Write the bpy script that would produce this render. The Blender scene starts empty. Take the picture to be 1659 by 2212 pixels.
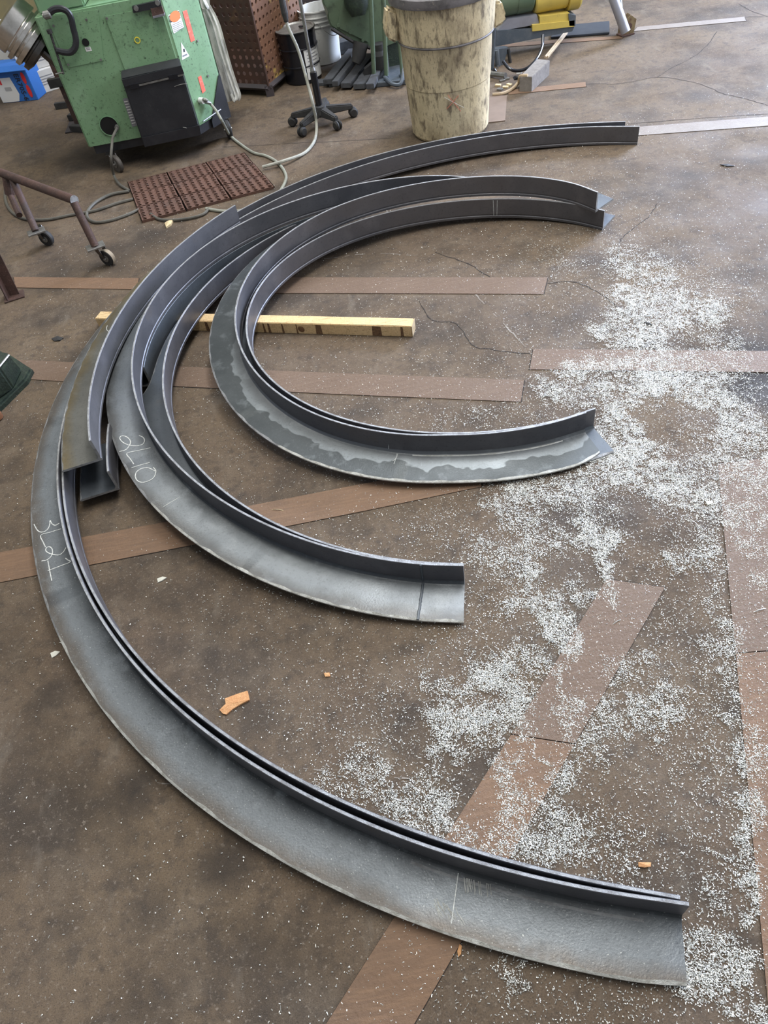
import bpy, bmesh, math, random
import numpy as np
from mathutils import Vector, Matrix

random.seed(7); rng=np.random.default_rng(11)
R=math.radians
# ------------------------------------------------------------ camera
FPX,W,H=1534.0,1659.0,2212.0
TH,RO,CH=R(48.5),R(11.0),1.9
_r=np.array([1.,0,0]); _d=np.array([0,-math.sin(TH),-math.cos(TH)]); _w=np.array([0,math.cos(TH),-math.sin(TH)])
CR=math.cos(RO)*_r+math.sin(RO)*_d; CD=-math.sin(RO)*_r+math.cos(RO)*_d; CW=_w
scene=bpy.context.scene
cam=bpy.data.objects.new('camera',bpy.data.cameras.new('camera')); scene.collection.objects.link(cam)
cam.data.sensor_fit='VERTICAL'; cam.data.sensor_height=36; cam.data.sensor_width=27; cam.data.lens=FPX/H*36
cam.data.clip_start=.05; cam.data.clip_end=100
m=Matrix.Identity(4)
for i in range(3):
    m[i][0]=CR[i]; m[i][1]=-CD[i]; m[i][2]=-CW[i]
m[2][3]=CH; cam.matrix_world=m; scene.camera=cam
# ------------------------------------------------------------ world, lights, exposure
wd=bpy.data.worlds.new('workshop_air'); scene.world=wd; wd.use_nodes=True
wd.node_tree.nodes['Background'].inputs[0].default_value=(.92,.96,1,1)
wd.node_tree.nodes['Background'].inputs[1].default_value=.36
scene.view_settings.view_transform='Standard'; scene.view_settings.look='None'
scene.view_settings.exposure=0.0; scene.view_settings.gamma=1; scene.view_settings.use_curve_mapping=False
def area(name,loc,target,sx,sy,power,col):
    l=bpy.data.lights.new(name,'AREA'); l.shape='RECTANGLE'; l.size=sx; l.size_y=sy; l.energy=power; l.color=col
    o=bpy.data.objects.new(name,l); scene.collection.objects.link(o); o.location=loc
    o.rotation_euler=(Vector(target)-Vector(loc)).to_track_quat('-Z','Y').to_euler(); return o
area('open_door_daylight',(7.2,9.3,2.6),(2.2,4.6,0),4.5,4.2,3700,(.64,.75,1.0))
area('side_window_daylight',(7.8,2.4,3.0),(0,2.6,0),5,3,430,(.84,.88,1.0))
area('ceiling_light_row_back',(1.6,6.2,6.0),(1.6,6.0,0),1.2,5.5,290,(.97,.98,1.0))
area('ceiling_light_row_front',(1.2,2.6,6.0),(1.0,2.2,0),1.2,5.0,250,(1.0,.97,.91))
area('ceiling_light_row_left',(-2.4,4.6,6.0),(-2.2,4.4,0),1.2,5.0,125,(1.0,.96,.88))

# ------------------------------------------------------------ helpers
def at(x,y,z=0.0):
    v=(x-W/2)/FPX*CR+(y-H/2)/FPX*CD+CW; t=(z-CH)/v[2]; return Vector((v[0]*t,v[1]*t,z))
def onY(x,y,Y):
    v=(x-W/2)/FPX*CR+(y-H/2)/FPX*CD+CW; t=Y/v[1]; return Vector((v[0]*t,Y,CH+v[2]*t))
def onP(x,y,A,B,off=0.0):
    A=np.array(A[:2]);B=np.array(B[:2]);d=(B-A)/np.linalg.norm(B-A);n=np.array([d[1],-d[0]])
    v=(x-W/2)/FPX*CR+(y-H/2)/FPX*CD+CW; t=(A@n+off)/(v[:2]@n); return Vector((v[0]*t,v[1]*t,CH+v[2]*t))
ROOT={}
def link(o): scene.collection.objects.link(o)
def thing(name,label,cat,loc,group=None):
    o=bpy.data.objects.new(name,None); o.empty_display_size=.1; link(o); o.location=loc
    o['label']=label; o['category']=cat
    if group: o['group']=group
    ROOT[o.name]=Vector(loc); return o
def obj(name,bm,mat,parent=None,label=None,cat=None,group=None,kind=None,smooth=False,mats=None):
    bmesh.ops.recalc_face_normals(bm,faces=bm.faces)
    me=bpy.data.meshes.new(name)
    if parent is not None: org=ROOT[parent.name]
    else:
        xs=[v.co for v in bm.verts]; org=Vector(((min(v.x for v in xs)+max(v.x for v in xs))/2,(min(v.y for v in xs)+max(v.y for v in xs))/2,min(v.z for v in xs)))
    for v in bm.verts: v.co-=org
    bm.to_mesh(me); bm.free()
    for mm in (mats or [mat]): me.materials.append(mm)
    if smooth:
        for p in me.polygons: p.use_smooth=True
        try: me.set_sharp_from_angle(angle=R(26))
        except Exception: pass
    o=bpy.data.objects.new(name,me); link(o)
    if parent is not None:
        o.parent=parent; o.location=org-ROOT_W(parent)
    else: o.location=org
    ROOT[o.name]=org
    if label: o['label']=label
    if cat: o['category']=cat
    if group: o['group']=group
    if kind: o['kind']=kind
    return o
def ROOT_W(p): return ROOT[p.name]
def BM(): return bmesh.new()
def box(bm,a,b,rot=0,c=None,bev=0):
    a=Vector(a);b=Vector(b); vs=[]
    for z in (a.z,b.z):
        for x,y in ((a.x,a.y),(b.x,a.y),(b.x,b.y),(a.x,b.y)): vs.append(Vector((x,y,z)))
    if rot:
        c=Vector(c) if c is not None else (a+b)/2; M=Matrix.Rotation(rot,3,'Z'); vs=[M@(v-c)+c for v in vs]
    V=[bm.verts.new(v) for v in vs]; fs=[]
    for f in ((3,2,1,0),(4,5,6,7),(0,1,5,4),(1,2,6,5),(2,3,7,6),(3,0,4,7)): fs.append(bm.faces.new([V[i] for i in f]))
    if bev: bmesh.ops.bevel(bm,geom=list({e for f in fs for e in f.edges}),offset=bev,segments=2,affect='EDGES',profile=.5)
    return fs
def hexa(bm,P,bev=0):
    V=[bm.verts.new(p) for p in P]; fs=[]
    for f in ((3,2,1,0),(4,5,6,7),(0,1,5,4),(1,2,6,5),(2,3,7,6),(3,0,4,7)): fs.append(bm.faces.new([V[i] for i in f]))
    if bev: bmesh.ops.bevel(bm,geom=list({e for f in fs for e in f.edges}),offset=bev,segments=2,affect='EDGES')
def prism(bm,pts,off):
    off=Vector(off); a=[bm.verts.new(p) for p in pts]; b=[bm.verts.new(Vector(p)+off) for p in pts]; n=len(pts)
    bm.faces.new(a); bm.faces.new(b[::-1])
    for i in range(n): bm.faces.new([a[i],b[i],b[(i+1)%n],a[(i+1)%n]])
def cat(pts,n=8):
    P=[Vector(p) for p in pts]; P=[P[0]*2-P[1]]+P+[P[-1]*2-P[-2]]; out=[]
    for i in range(1,len(P)-2):
        for k in range(n):
            t=k/n; a,b,c,d=P[i-1:i+3]
            out.append(.5*((2*b)+(-a+c)*t+(2*a-5*b+4*c-d)*t*t+(-a+3*b-3*c+d)*t**3))
    out.append(P[-2]); return out
def tube(bm,pts,r,n=8,smooth=0,cap=True,flat=1.0,closed=False):
    P=cat(pts,smooth) if smooth else [Vector(p) for p in pts]
    rr=r if isinstance(r,(list,tuple)) else [r]*len(P)
    if len(rr)!=len(P): rr=[rr[min(len(rr)-1,int(i*len(rr)/len(P)))] for i in range(len(P))]
    rings=[]; up=None
    for i,p in enumerate(P):
        t=(P[min(i+1,len(P)-1)]-P[max(i-1,0)]).normalized()
        if up is None:
            up=Vector((0,0,1)) if abs(t.z)<.9 else Vector((0,1,0))
        s=t.cross(up).normalized(); up=s.cross(t).normalized()
        rings.append([bm.verts.new(p+s*math.cos(2*math.pi*k/n)*rr[i]+up*math.sin(2*math.pi*k/n)*rr[i]*flat) for k in range(n)])
    for a,b in zip(rings[:-1],rings[1:]):
        for k in range(n): bm.faces.new([a[k],a[(k+1)%n],b[(k+1)%n],b[k]])
    if cap: bm.faces.new(rings[0][::-1]); bm.faces.new(rings[-1])
def lathe(bm,prof,origin,axis=(0,0,1),n=32,wob=0,ell=1.0,capb=True,capt=False):
    ax=Vector(axis).normalized(); s=ax.orthogonal().normalized() if abs(ax.z)<.99 else Vector((1,0,0)); u=ax.cross(s).normalized(); o=Vector(origin); rings=[]
    for j,(r,z) in enumerate(prof):
        rings.append([bm.verts.new(o+ax*z+(s*math.cos(2*math.pi*k/n)*ell+u*math.sin(2*math.pi*k/n))*(r+wob*math.sin(k*1.9+j*.7)*math.sin(k*.8+j))) for k in range(n)])
    for a,b in zip(rings[:-1],rings[1:]):
        for k in range(n): bm.faces.new([a[k],a[(k+1)%n],b[(k+1)%n],b[k]])
    if capb: bm.faces.new(rings[0][::-1])
    if capt: bm.faces.new(rings[-1])
def perf(bm,o,u,v,nu,nv,hole,th,ns=8,edge=True):
    """sheet spanned by u,v from o, a grid of real round holes with wall depth th (vector)"""
    o=Vector(o);u=Vector(u);v=Vector(v);th=Vector(th); cache={}
    def vert(p):
        k=(round(p.x,5),round(p.y,5),round(p.z,5))
        if k not in cache: cache[k]=bm.verts.new(p)
        return cache[k]
    du=u/nu; dv=v/nv
    for i in range(nu):
        for j in range(nv):
            a=o+du*i+dv*j; c=a+du*.5+dv*.5
            sq=[c+du*x+dv*y for x,y in ((.5,0),(.5,.5),(0,.5),(-.5,.5),(-.5,0),(-.5,-.5),(0,-.5),(.5,-.5))]
            hl=[c+du*math.cos(k*math.pi/4)*hole+dv*math.sin(k*math.pi/4)*hole for k in range(8)]
            S=[vert(p) for p in sq]; Hh=[vert(p) for p in hl]; Hb=[vert(p+th) for p in hl]
            for k in range(8):
                n_=(k+1)%8
                bm.faces.new([S[k],S[n_],Hh[n_],Hh[k]]); bm.faces.new([Hh[k],Hh[n_],Hb[n_],Hb[k]])
def disc(bm,c,r,axis,th,n=20):
    lathe(bm,[(r,0),(r,th)],c,axis,n,capt=True)

# ------------------------------------------------------------ materials
def mat(name,col,rough=.6,metal=0,noise=None,bump=0,bscale=60,emit=None,spec=.5):
    mt=bpy.data.materials.new(name); mt.use_nodes=True; nt=mt.node_tree; b=nt.nodes['Principled BSDF']
    b.inputs['Base Color'].default_value=(*col,1); b.inputs['Roughness'].default_value=rough; b.inputs['Metallic'].default_value=metal
    b.inputs['Specular IOR Level'].default_value=spec
    tc=nt.nodes.new('ShaderNodeNewGeometry')
    def N(scale,detail=5,rough_=.6,dist=0,stretch=None):
        n=nt.nodes.new('ShaderNodeTexNoise'); n.inputs['Scale'].default_value=scale; n.inputs['Detail'].default_value=detail; n.inputs['Roughness'].default_value=rough_; n.inputs['Distortion'].default_value=dist
        if stretch:
            mp=nt.nodes.new('ShaderNodeMapping'); mp.inputs['Scale'].default_value=stretch[:3]
            if len(stretch)>3: mp.inputs['Rotation'].default_value=(0,0,stretch[3])
            nt.links.new(tc.outputs['Position'],mp.inputs[0]); nt.links.new(mp.outputs[0],n.inputs['Vector'])
        else: nt.links.new(tc.outputs['Position'],n.inputs['Vector'])
        return n.outputs['Fac']
    cur=None
    # noise: list of (scale, lo, hi, colour, strength[, stretch, detail])
    for L in (noise or []):
        sc,lo,hi,c2,st=L[:5]; strch=L[5] if len(L)>5 else None; det=L[6] if len(L)>6 else 5
        f=N(sc,det,.62,0,strch); mr=nt.nodes.new('ShaderNodeMapRange'); mr.inputs['From Min'].default_value=lo; mr.inputs['From Max'].default_value=hi; mr.inputs['To Max'].default_value=st
        nt.links.new(f,mr.inputs['Value']); mx=nt.nodes.new('ShaderNodeMix'); mx.data_type='RGBA'
        mx.inputs[6].default_value=(*col,1); mx.inputs[7].default_value=(*c2,1)
        if cur is not None: nt.links.new(cur,mx.inputs[6])
        nt.links.new(mr.outputs[0],mx.inputs[0]); cur=mx.outputs[2]
    if cur is not None: nt.links.new(cur,b.inputs['Base Color'])
    if bump:
        bp=nt.nodes.new('ShaderNodeBump'); bp.inputs['Strength'].default_value=bump; bp.inputs['Distance'].default_value=.01
        nt.links.new(N(bscale,6,.7),bp.inputs['Height']); nt.links.new(bp.outputs[0],b.inputs['Normal'])
    return mt
def rough_noise(mt,scale,lo,hi,a,bb,stretch=None):
    nt=mt.node_tree; b=nt.nodes['Principled BSDF']; g=nt.nodes.new('ShaderNodeNewGeometry'); n=nt.nodes.new('ShaderNodeTexNoise'); n.inputs['Scale'].default_value=scale; n.inputs['Detail'].default_value=5
    nt.links.new(g.outputs['Position'],n.inputs['Vector']); mr=nt.nodes.new('ShaderNodeMapRange')
    for k,v in zip(('From Min','From Max','To Min','To Max'),(lo,hi,a,bb)): mr.inputs[k].default_value=v
    nt.links.new(n.outputs['Fac'],mr.inputs['Value']); nt.links.new(mr.outputs[0],b.inputs['Roughness'])
FLC=(.116,.083,.058)
M={}
M['floor']=mat('dirty_concrete',FLC,.62,0,[(1.1,.35,.68,(.165,.120,.075),.85),(2.1,.47,.64,(.048,.037,.029),.85),(6.5,.5,.72,(.19,.15,.11),.5),(14,.54,.68,(.055,.043,.034),.7),(34,.5,.7,(.06,.046,.036),.6),(120,.58,.72,(.30,.25,.2),.55),(260,.52,.68,(.035,.028,.022),.75),(70,.60,.70,(.33,.28,.23),.5),(9,.6,.75,(.22,.19,.155),.45,(1,.35,1,.5)),(520,.60,.68,(.34,.29,.24),.5)],.38,330,spec=.32)
OIL=[]
rough_noise(M['floor'],3,.35,.65,.82,.58)
WD=[(3,.4,.7,(.14,.09,.06),.7),(14,.45,.7,(.205,.14,.098),.6,(.35,6,1)),(30,.5,.75,(.09,.062,.045),.55,(.5,8,1)),(200,.56,.7,(.28,.22,.17),.5)]
M['plank']=mat('worn_floor_plank',(.155,.105,.074),.6,0,WD,.4,90,spec=.4)
M['plank_light']=mat('worn_floor_plank_pale',(.195,.118,.072),.58,0,[(3,.4,.7,(.13,.085,.058),.7),(16,.45,.7,(.26,.16,.095),.6,(.6,7,1)),(40,.5,.75,(.12,.08,.055),.5,(.7,9,1))],.4,90,spec=.4)
M['plank_grey']=mat('greyed_floor_strip',(.23,.20,.175),.6,0,[(8,.4,.7,(.17,.14,.12),.6),(60,.5,.7,(.3,.27,.24),.4)],.3,90)
M['gap']=mat('joint_dirt',(.025,.02,.017),.9)
def steel(name,c,extra=[]): 
    mm=mat(name,c,.42,.55,[(2.2,.4,.68,(c[0]*.62,c[1]*.66,c[2]*.72),.7),(7,.5,.75,(c[0]*1.5,c[1]*1.5,c[2]*1.5),.45),(90,.56,.7,(c[0]*.5,c[1]*.5,c[2]*.5),.5),(5,.62,.8,(.16,.125,.085),.4)]+extra,.10,180)
    rough_noise(mm,5,.35,.65,.34,.52); return mm
def banded(name,heel,midc,outer,stain=None,speck=0):
    mt=mat(name,midc,.40,.5); nt=mt.node_tree; N=nt.nodes; Lk=nt.links; b=N['Principled BSDF']; g=N.new('ShaderNodeNewGeometry')
    at_=N.new('ShaderNodeAttribute'); at_.attribute_name='across'; al=N.new('ShaderNodeAttribute'); al.attribute_name='along'
    def noise(sc,det=5):
        n=N.new('ShaderNodeTexNoise'); n.inputs['Scale'].default_value=sc; n.inputs['Detail'].default_value=det; n.inputs['Roughness'].default_value=.62; Lk.new(g.outputs['Position'],n.inputs['Vector']); return n.outputs['Fac']
    def math_(op,a,c):
        m_=N.new('ShaderNodeMath'); m_.operation=op
        for i,v in enumerate((a,c)):
            if isinstance(v,(int,float)): m_.inputs[i].default_value=v
            else: Lk.new(v,m_.inputs[i])
        return m_.outputs[0]
    def rng_(v,a,c,ta=0,tb=1):
        m_=N.new('ShaderNodeMapRange'); 
        for k_,x in zip(('From Min','From Max','To Min','To Max'),(a,c,ta,tb)): m_.inputs[k_].default_value=x
        Lk.new(v,m_.inputs['Value']); return m_.outputs[0]
    def mix(f,a,c):
        m_=N.new('ShaderNodeMix'); m_.data_type='RGBA'; Lk.new(f,m_.inputs[0]) if not isinstance(f,float) else None
        for i,v in ((6,a),(7,c)):
            if isinstance(v,tuple): m_.inputs[i].default_value=(*v,1)
            else: Lk.new(v,m_.inputs[i])
        return m_.outputs[2]
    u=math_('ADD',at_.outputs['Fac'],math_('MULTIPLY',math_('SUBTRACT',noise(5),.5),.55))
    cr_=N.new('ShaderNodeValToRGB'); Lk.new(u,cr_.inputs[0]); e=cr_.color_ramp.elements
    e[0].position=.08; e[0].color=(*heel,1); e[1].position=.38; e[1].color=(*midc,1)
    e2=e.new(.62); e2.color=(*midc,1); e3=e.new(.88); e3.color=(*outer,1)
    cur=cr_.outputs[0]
    if stain:
        f=rng_(math_('ADD',math_('ADD',at_.outputs['Fac'],math_('MULTIPLY',math_('SUBTRACT',noise(9,2),.5),1.1)),rng_(al.outputs['Fac'],.50,.62,.6,0)),.46,.50)
        cur=mix(f,cur,stain)
    cur=mix(rng_(noise(2.3),.5,.72,0,.55),cur,tuple(x*.45 for x in midc))
    cur=mix(rng_(noise(11),.56,.74,0,.45),cur,tuple(min(1,x*1.5) for x in midc))
    cur=mix(rng_(noise(95),.55,.7,0,.5),cur,tuple(x*.5 for x in midc))
    if speck: cur=mix(rng_(noise(210),.64,.69,0,speck),cur,(.62,.64,.62))
    Lk.new(cur,b.inputs['Base Color']); Lk.new(rng_(noise(6),.35,.65,.30,.50),b.inputs['Roughness'])
    bp=N.new('ShaderNodeBump'); bp.inputs['Strength'].default_value=.12; bp.inputs['Distance'].default_value=.01; Lk.new(noise(170),bp.inputs['Height']); Lk.new(bp.outputs[0],b.inputs['Normal'])
    return mt
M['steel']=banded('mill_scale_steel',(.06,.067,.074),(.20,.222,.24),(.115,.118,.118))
M['steel_dark']=steel('dark_mill_scale_steel',(.12,.135,.15))
M['steel_stained']=banded('water_stained_steel',(.13,.14,.15),(.21,.235,.25),(.18,.20,.21),stain=(.07,.08,.085))
M['steel_speck']=banded('shaving_flecked_steel',(.05,.055,.06),(.185,.205,.222),(.115,.105,.095),speck=.55)
M['steel_leg']=steel('leg_mill_scale',(.14,.138,.148))
M['steel_rust']=banded('rust_tinged_steel',(.09,.095,.09),(.155,.157,.145),(.15,.122,.07))
M['bare']=mat('bare_cut_steel',(.38,.39,.40),.45,.5,[(30,.45,.6,(.2,.2,.2),.7)],.5,200)
M['bare_bright']=mat('bright_ground_edge',(.62,.63,.6),.45,.4,[(40,.45,.6,(.33,.32,.28),.6)],.5,200)
M['chalk']=mat('chalk',(.72,.74,.72),.9,0,[(160,.45,.6,(.42,.45,.46),.8)])
M['chip']=mat('metal_shaving',(.60,.61,.58),.3,.45,[(90,.45,.6,(.55,.56,.54),.8)])
M['timber']=mat('pine_timber',(.70,.50,.26),.65,0,[(5,.4,.7,(.78,.60,.35),.7),(16,.55,.68,(.27,.15,.06),.65,(.5,9,9)),(55,.56,.7,(.11,.055,.025),.7,(9,.7,1.2)),(30,.5,.7,(.42,.28,.13),.5,(1,12,12))],.3,120)
M['timber_end']=mat('pine_end_grain',(.55,.43,.27),.75,0,[(40,.45,.65,(.35,.24,.12),.6)],.3,120)
M['knot']=mat('pine_knot',(.12,.06,.028),.7,0,[(60,.4,.6,(.26,.14,.06),.8)])
M['burn']=mat('scorched_pine',(.10,.055,.03),.75,0,[(70,.4,.65,(.28,.16,.07),.7,(1,3,6))])
GR=(.19,.33,.185)
M['green']=mat('machine_green_enamel',GR,.42,0,[(4,.4,.7,(.15,.275,.15),.7),(45,.60,.68,(.03,.05,.03),.8),(12,.58,.72,(.06,.10,.06),.6),(5,.5,.75,(.26,.40,.26),.6),(110,.60,.68,(.04,.07,.04),.6)],.1,90)
M['green_light']=mat('machine_green_worn',(.18,.31,.175),.45,0,[(4,.4,.7,(.13,.27,.16),.7),(60,.66,.72,(.04,.06,.04),.6)],.1,90)
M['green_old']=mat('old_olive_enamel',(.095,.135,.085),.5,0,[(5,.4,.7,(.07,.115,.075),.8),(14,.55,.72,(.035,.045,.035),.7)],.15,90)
M['green_dark']=mat('greasy_dark_green',(.016,.028,.02),.5,0,[(30,.5,.65,(.035,.06,.035),.7),(140,.66,.72,(.25,.27,.22),.6)],.5,80)
M['black']=mat('black_painted_steel',(.016,.017,.021),.45,0,[(8,.45,.7,(.035,.036,.04),.6),(70,.66,.74,(.12,.12,.12),.4)],.1,90)
M['black_gloss']=mat('gloss_black_paint',(.010,.011,.015),.22)
M['rubber']=mat('black_rubber',(.022,.022,.023),.7,0,[(20,.45,.7,(.05,.047,.042),.6)])
M['hole']=mat('hole_shade_black',(.004,.004,.004),.9)  # near-black: shade inside openings put into the colour
M['caster']=mat('caster_wheel',(.07,.062,.055),.6,0,[(30,.4,.7,(.13,.115,.1),.6)])
M['caster_pale']=mat('pale_caster_tread',(.33,.27,.19),.6,0,[(30,.4,.7,(.2,.16,.11),.6)])
M['zinc']=mat('dull_zinc',(.28,.28,.27),.42,.7,[(25,.45,.65,(.14,.13,.12),.7)])
M['chrome']=mat('polished_roller_steel',(.80,.78,.75),.22,1,[(9,.45,.7,(.25,.23,.2),.5)])
M['roller_dark']=mat('oiled_roller_steel',(.13,.125,.12),.25,.9,[(20,.45,.7,(.05,.05,.05),.6)])
M['rust']=mat('rusty_pipe',(.085,.045,.036),.6,.1,[(8,.4,.65,(.04,.028,.025),.8),(30,.55,.7,(.15,.08,.065),.5),(120,.6,.7,(.3,.22,.18),.4)],.35,120)
M['crate']=mat('rusty_perforated_steel',(.085,.042,.030),.62,.1,[(6,.4,.65,(.05,.032,.028),.8),(9,.6,.75,(.17,.085,.04),.6)],.3,120)
M['crate_side']=mat('rusty_perforated_steel_yellow',(.19,.095,.055),.62,.1,[(6,.4,.65,(.12,.058,.036),.8),(5,.58,.64,(.42,.29,.07),.8)],.3,120)
M['crate_dark']=mat('dark_crate_steel',(.045,.04,.045),.6,.1,[(8,.45,.7,(.08,.06,.06),.6)])
M['bin']=mat('grimy_cream_plastic',(.70,.59,.38),.6,0,[(3,.42,.68,(.44,.37,.23),.75),(6,.5,.68,(.20,.155,.10),.8,(1,1,.5)),(22,.52,.66,(.12,.09,.06),.8,(1,1,.45)),(45,.55,.66,(.16,.12,.08),.7,(2,2,.5)),(60,.62,.70,(.62,.57,.42),.6,(3,3,.8)),(120,.6,.7,(.07,.055,.04),.55)],.25,70)
M['bin_rim']=mat('grimy_grey_rim',(.16,.15,.155),.6,0,[(12,.45,.68,(.06,.055,.055),.8),(40,.6,.7,(.34,.3,.24),.5)],.25,70)
M['mat_rubber']=mat('brown_rubber',(.115,.056,.038),.75,0,[(5,.4,.7,(.085,.048,.036),.8),(18,.6,.75,(.045,.035,.03),.7),(60,.55,.7,(.21,.10,.065),.5)],.35,120)
M['hose']=mat('grey_hose',(.36,.36,.31),.5,0,[(14,.45,.7,(.19,.19,.16),.8)])
M['hose_dirty']=mat('dirty_grey_cable',(.105,.10,.085),.55,0,[(14,.45,.7,(.055,.055,.048),.8)])
M['cable_light']=mat('pale_grey_cable',(.30,.31,.26),.5,0,[(12,.45,.7,(.16,.16,.13),.8)])
M['sling']=mat('white_webbing',(.66,.66,.61),.85,0,[(30,.45,.65,(.26,.26,.24),.8,(1,1,.25))],.4,220)
M['white']=mat('white_plastic',(.75,.76,.74),.5,0,[(6,.45,.7,(.45,.46,.43),.6),(40,.62,.72,(.28,.27,.24),.5)])
M['paper']=mat('white_paper',(.68,.68,.66),.75)
M['carton']=mat('white_carton',(.60,.59,.56),.8,0,[(5,.45,.7,(.46,.45,.42),.6)])
M['blue']=mat('blue_carton',(.025,.14,.46),.55,0,[(8,.45,.7,(.02,.10,.36),.5)])
M['red']=mat('red_print',(.62,.03,.03),.6)
M['orange']=mat('orange_print',(.80,.20,.06),.6)
M['redlabel']=mat('faded_red_label',(.72,.14,.09),.6,0,[(60,.5,.65,(.75,.32,.26),.6)])
M['ink']=mat('black_print',(.015,.015,.02),.7)
M['ink_grey']=mat('grey_print',(.22,.22,.24),.7)
M['yellow']=mat('worn_yellow_enamel',(.52,.40,.09),.45,0,[(7,.45,.7,(.38,.28,.07),.7),(25,.62,.74,(.10,.09,.06),.7)],.1,90)
M['yellow_plain']=mat('yellow_print',(.75,.62,.05),.5)
M['bluegrey']=mat('blue_grey_steel',(.085,.105,.13),.45,.3,[(12,.45,.7,(.17,.185,.2),.6)],.2,90)
M['silver']=mat('scuffed_silver_paint',(.30,.31,.36),.4,.5,[(10,.45,.7,(.2,.2,.22),.6)])
M['dark_plate']=mat('dark_steel_plate',(.045,.055,.075),.5,.3,[(9,.45,.7,(.075,.085,.1),.6)])
M['greywood']=mat('weathered_grey_wood',(.20,.185,.17),.75,0,[(12,.4,.7,(.12,.105,.095),.7,(1,1,1)),(50,.5,.7,(.28,.26,.24),.5)],.3,90)
M['darkwood']=mat('oily_dark_wood',(.055,.058,.065),.6,0,[(9,.4,.7,(.10,.11,.125),.7),(40,.5,.7,(.03,.028,.028),.6)],.3,90)
M['stick']=mat('pale_stick',(.42,.33,.22),.7,0,[(20,.45,.7,(.3,.22,.14),.7)])
M['shred']=mat('torn_wood_pulp',(.60,.30,.13),.8,0,[(60,.45,.65,(.72,.42,.20),.8)],.5,160)
M['shred_pale']=mat('pale_wood_sliver',(.62,.50,.30),.8,0,[(60,.45,.65,(.45,.33,.18),.7)])
M['flake']=mat('white_flake',(.62,.62,.55),.8)
M['brassy']=mat('rusted_yellow_bracket',(.22,.17,.09),.55,.2,[(25,.45,.65,(.1,.05,.03),.8)])
M['tan_board']=mat('tan_hardboard',(.20,.15,.12),.65,0,[(10,.4,.7,(.15,.11,.09),.6)])
M['wall']=mat('stained_tan_wall',(.26,.22,.10),.8,0,[(3,.4,.7,(.17,.15,.10),.8)])
M['copper']=mat('copper_end',(.42,.21,.12),.4,.6,[(30,.45,.65,(.2,.1,.06),.6)])
M['band_purple']=mat('pink_rag',(.45,.15,.25),.8)

# ------------------------------------------------------------ setting: floor, planks let into it, cracks, wall
bm=BM(); box(bm,(-7,-2.5,-.12),(8.5,11.5,0)); floor=obj('floor',bm,M['floor'],kind='structure')
def at0(x,y): return at(x,y,0)
nt=M['floor'].node_tree; bs=nt.nodes['Principled BSDF']; cur=bs.inputs['Base Color'].links[0].from_socket; gp=nt.nodes.new('ShaderNodeNewGeometry')
nz=nt.nodes.new('ShaderNodeTexNoise'); nz.inputs['Scale'].default_value=7; nz.inputs['Detail'].default_value=6; nt.links.new(gp.outputs['Position'],nz.inputs['Vector'])
for px,py,rad_,st_ in ((1665,835,.26,.85),(1640,770,.15,.6),(300,1690,.085,.7),(480,1870,.09,.65),(330,1960,.06,.4),(115,1500,.07,.45),(250,560,.22,.45),(120,600,.20,.5),(330,520,.2,.4),(200,330,.35,.65),(60,300,.3,.4),(880,1540,.05,.5),(1060,1640,.07,.5),(560,1560,.08,.4),(760,560,.25,.3)):
    c=at0(px,py); ds=nt.nodes.new('ShaderNodeVectorMath'); ds.operation='DISTANCE'; nt.links.new(gp.outputs['Position'],ds.inputs[0]); ds.inputs[1].default_value=c
    ad=nt.nodes.new('ShaderNodeMath'); ad.operation='MULTIPLY_ADD'; nt.links.new(nz.outputs['Fac'],ad.inputs[0]); ad.inputs[1].default_value=rad_*1.6; ad.inputs[2].default_value=-rad_*.8
    sm=nt.nodes.new('ShaderNodeMath'); nt.links.new(ds.outputs['Value'],sm.inputs[0]); nt.links.new(ad.outputs[0],sm.inputs[1])
    mr=nt.nodes.new('ShaderNodeMapRange'); mr.interpolation_type='SMOOTHSTEP'; mr.inputs['From Min'].default_value=rad_*.2; mr.inputs['From Max'].default_value=rad_*1.25; mr.inputs['To Min'].default_value=st_; mr.inputs['To Max'].default_value=0; nt.links.new(sm.outputs[0],mr.inputs['Value'])
    mx=nt.nodes.new('ShaderNodeMix'); mx.data_type='RGBA'; mx.inputs[7].default_value=(.022,.019,.018,1); nt.links.new(mr.outputs[0],mx.inputs[0]); nt.links.new(cur,mx.inputs[6]); cur=mx.outputs[2]
nt.links.new(cur,bs.inputs['Base Color'])
def plank(px,mt,top=.003,gap=.004,sink=.02):
    P=[at0(*p) for p in px]; c=sum(P,Vector())/len(P)
    bm=BM(); prism(bm,[p+(p-c).normalized()*gap+Vector((0,0,.0012)) for p in P],(0,0,-.01)); obj('plank_joint',bm,M['gap'],floor)
    bm=BM(); prism(bm,[Vector((p.x,p.y,top)) for p in P],(0,0,-sink)); obj('plank',bm,mt,floor)
plank([(560,600),(1183,600),(1174,636),(560,634)],M['plank'])
plank([(-60,774),(150,783),(397,793),(700,806),(1132,822),(1125,869),(700,851),(397,836),(139,825),(-60,812)],M['plank'])
plank([(1152,755),(1400,757),(1720,760),(1720,806),(1400,802),(1144,799)],M['plank'])
plank([(-80,1210),(0,1194),(350,1130),(785,1046),(1040,1000),(1040,1052),(785,1105),(350,1191),(0,1259),(-80,1275)],M['plank_light'])
plank([(1310,1252),(1436,1270),(1242,1607),(1105,1586)],M['plank'])
plank([(1104,1588),(1241,1609),(895,2212),(850,2290),(650,2290),(705,2212)],M['plank_light'])
plank([(1550,1003),(1700,985),(1740,1400),(1588,1411)],M['plank'])
plank([(1589,1413),(1742,1402),(1820,2200),(1660,2190)],M['plank_light'])
plank([(1377,275),(1720,248),(1720,268),(1372,294)],M['plank_grey'])
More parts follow.
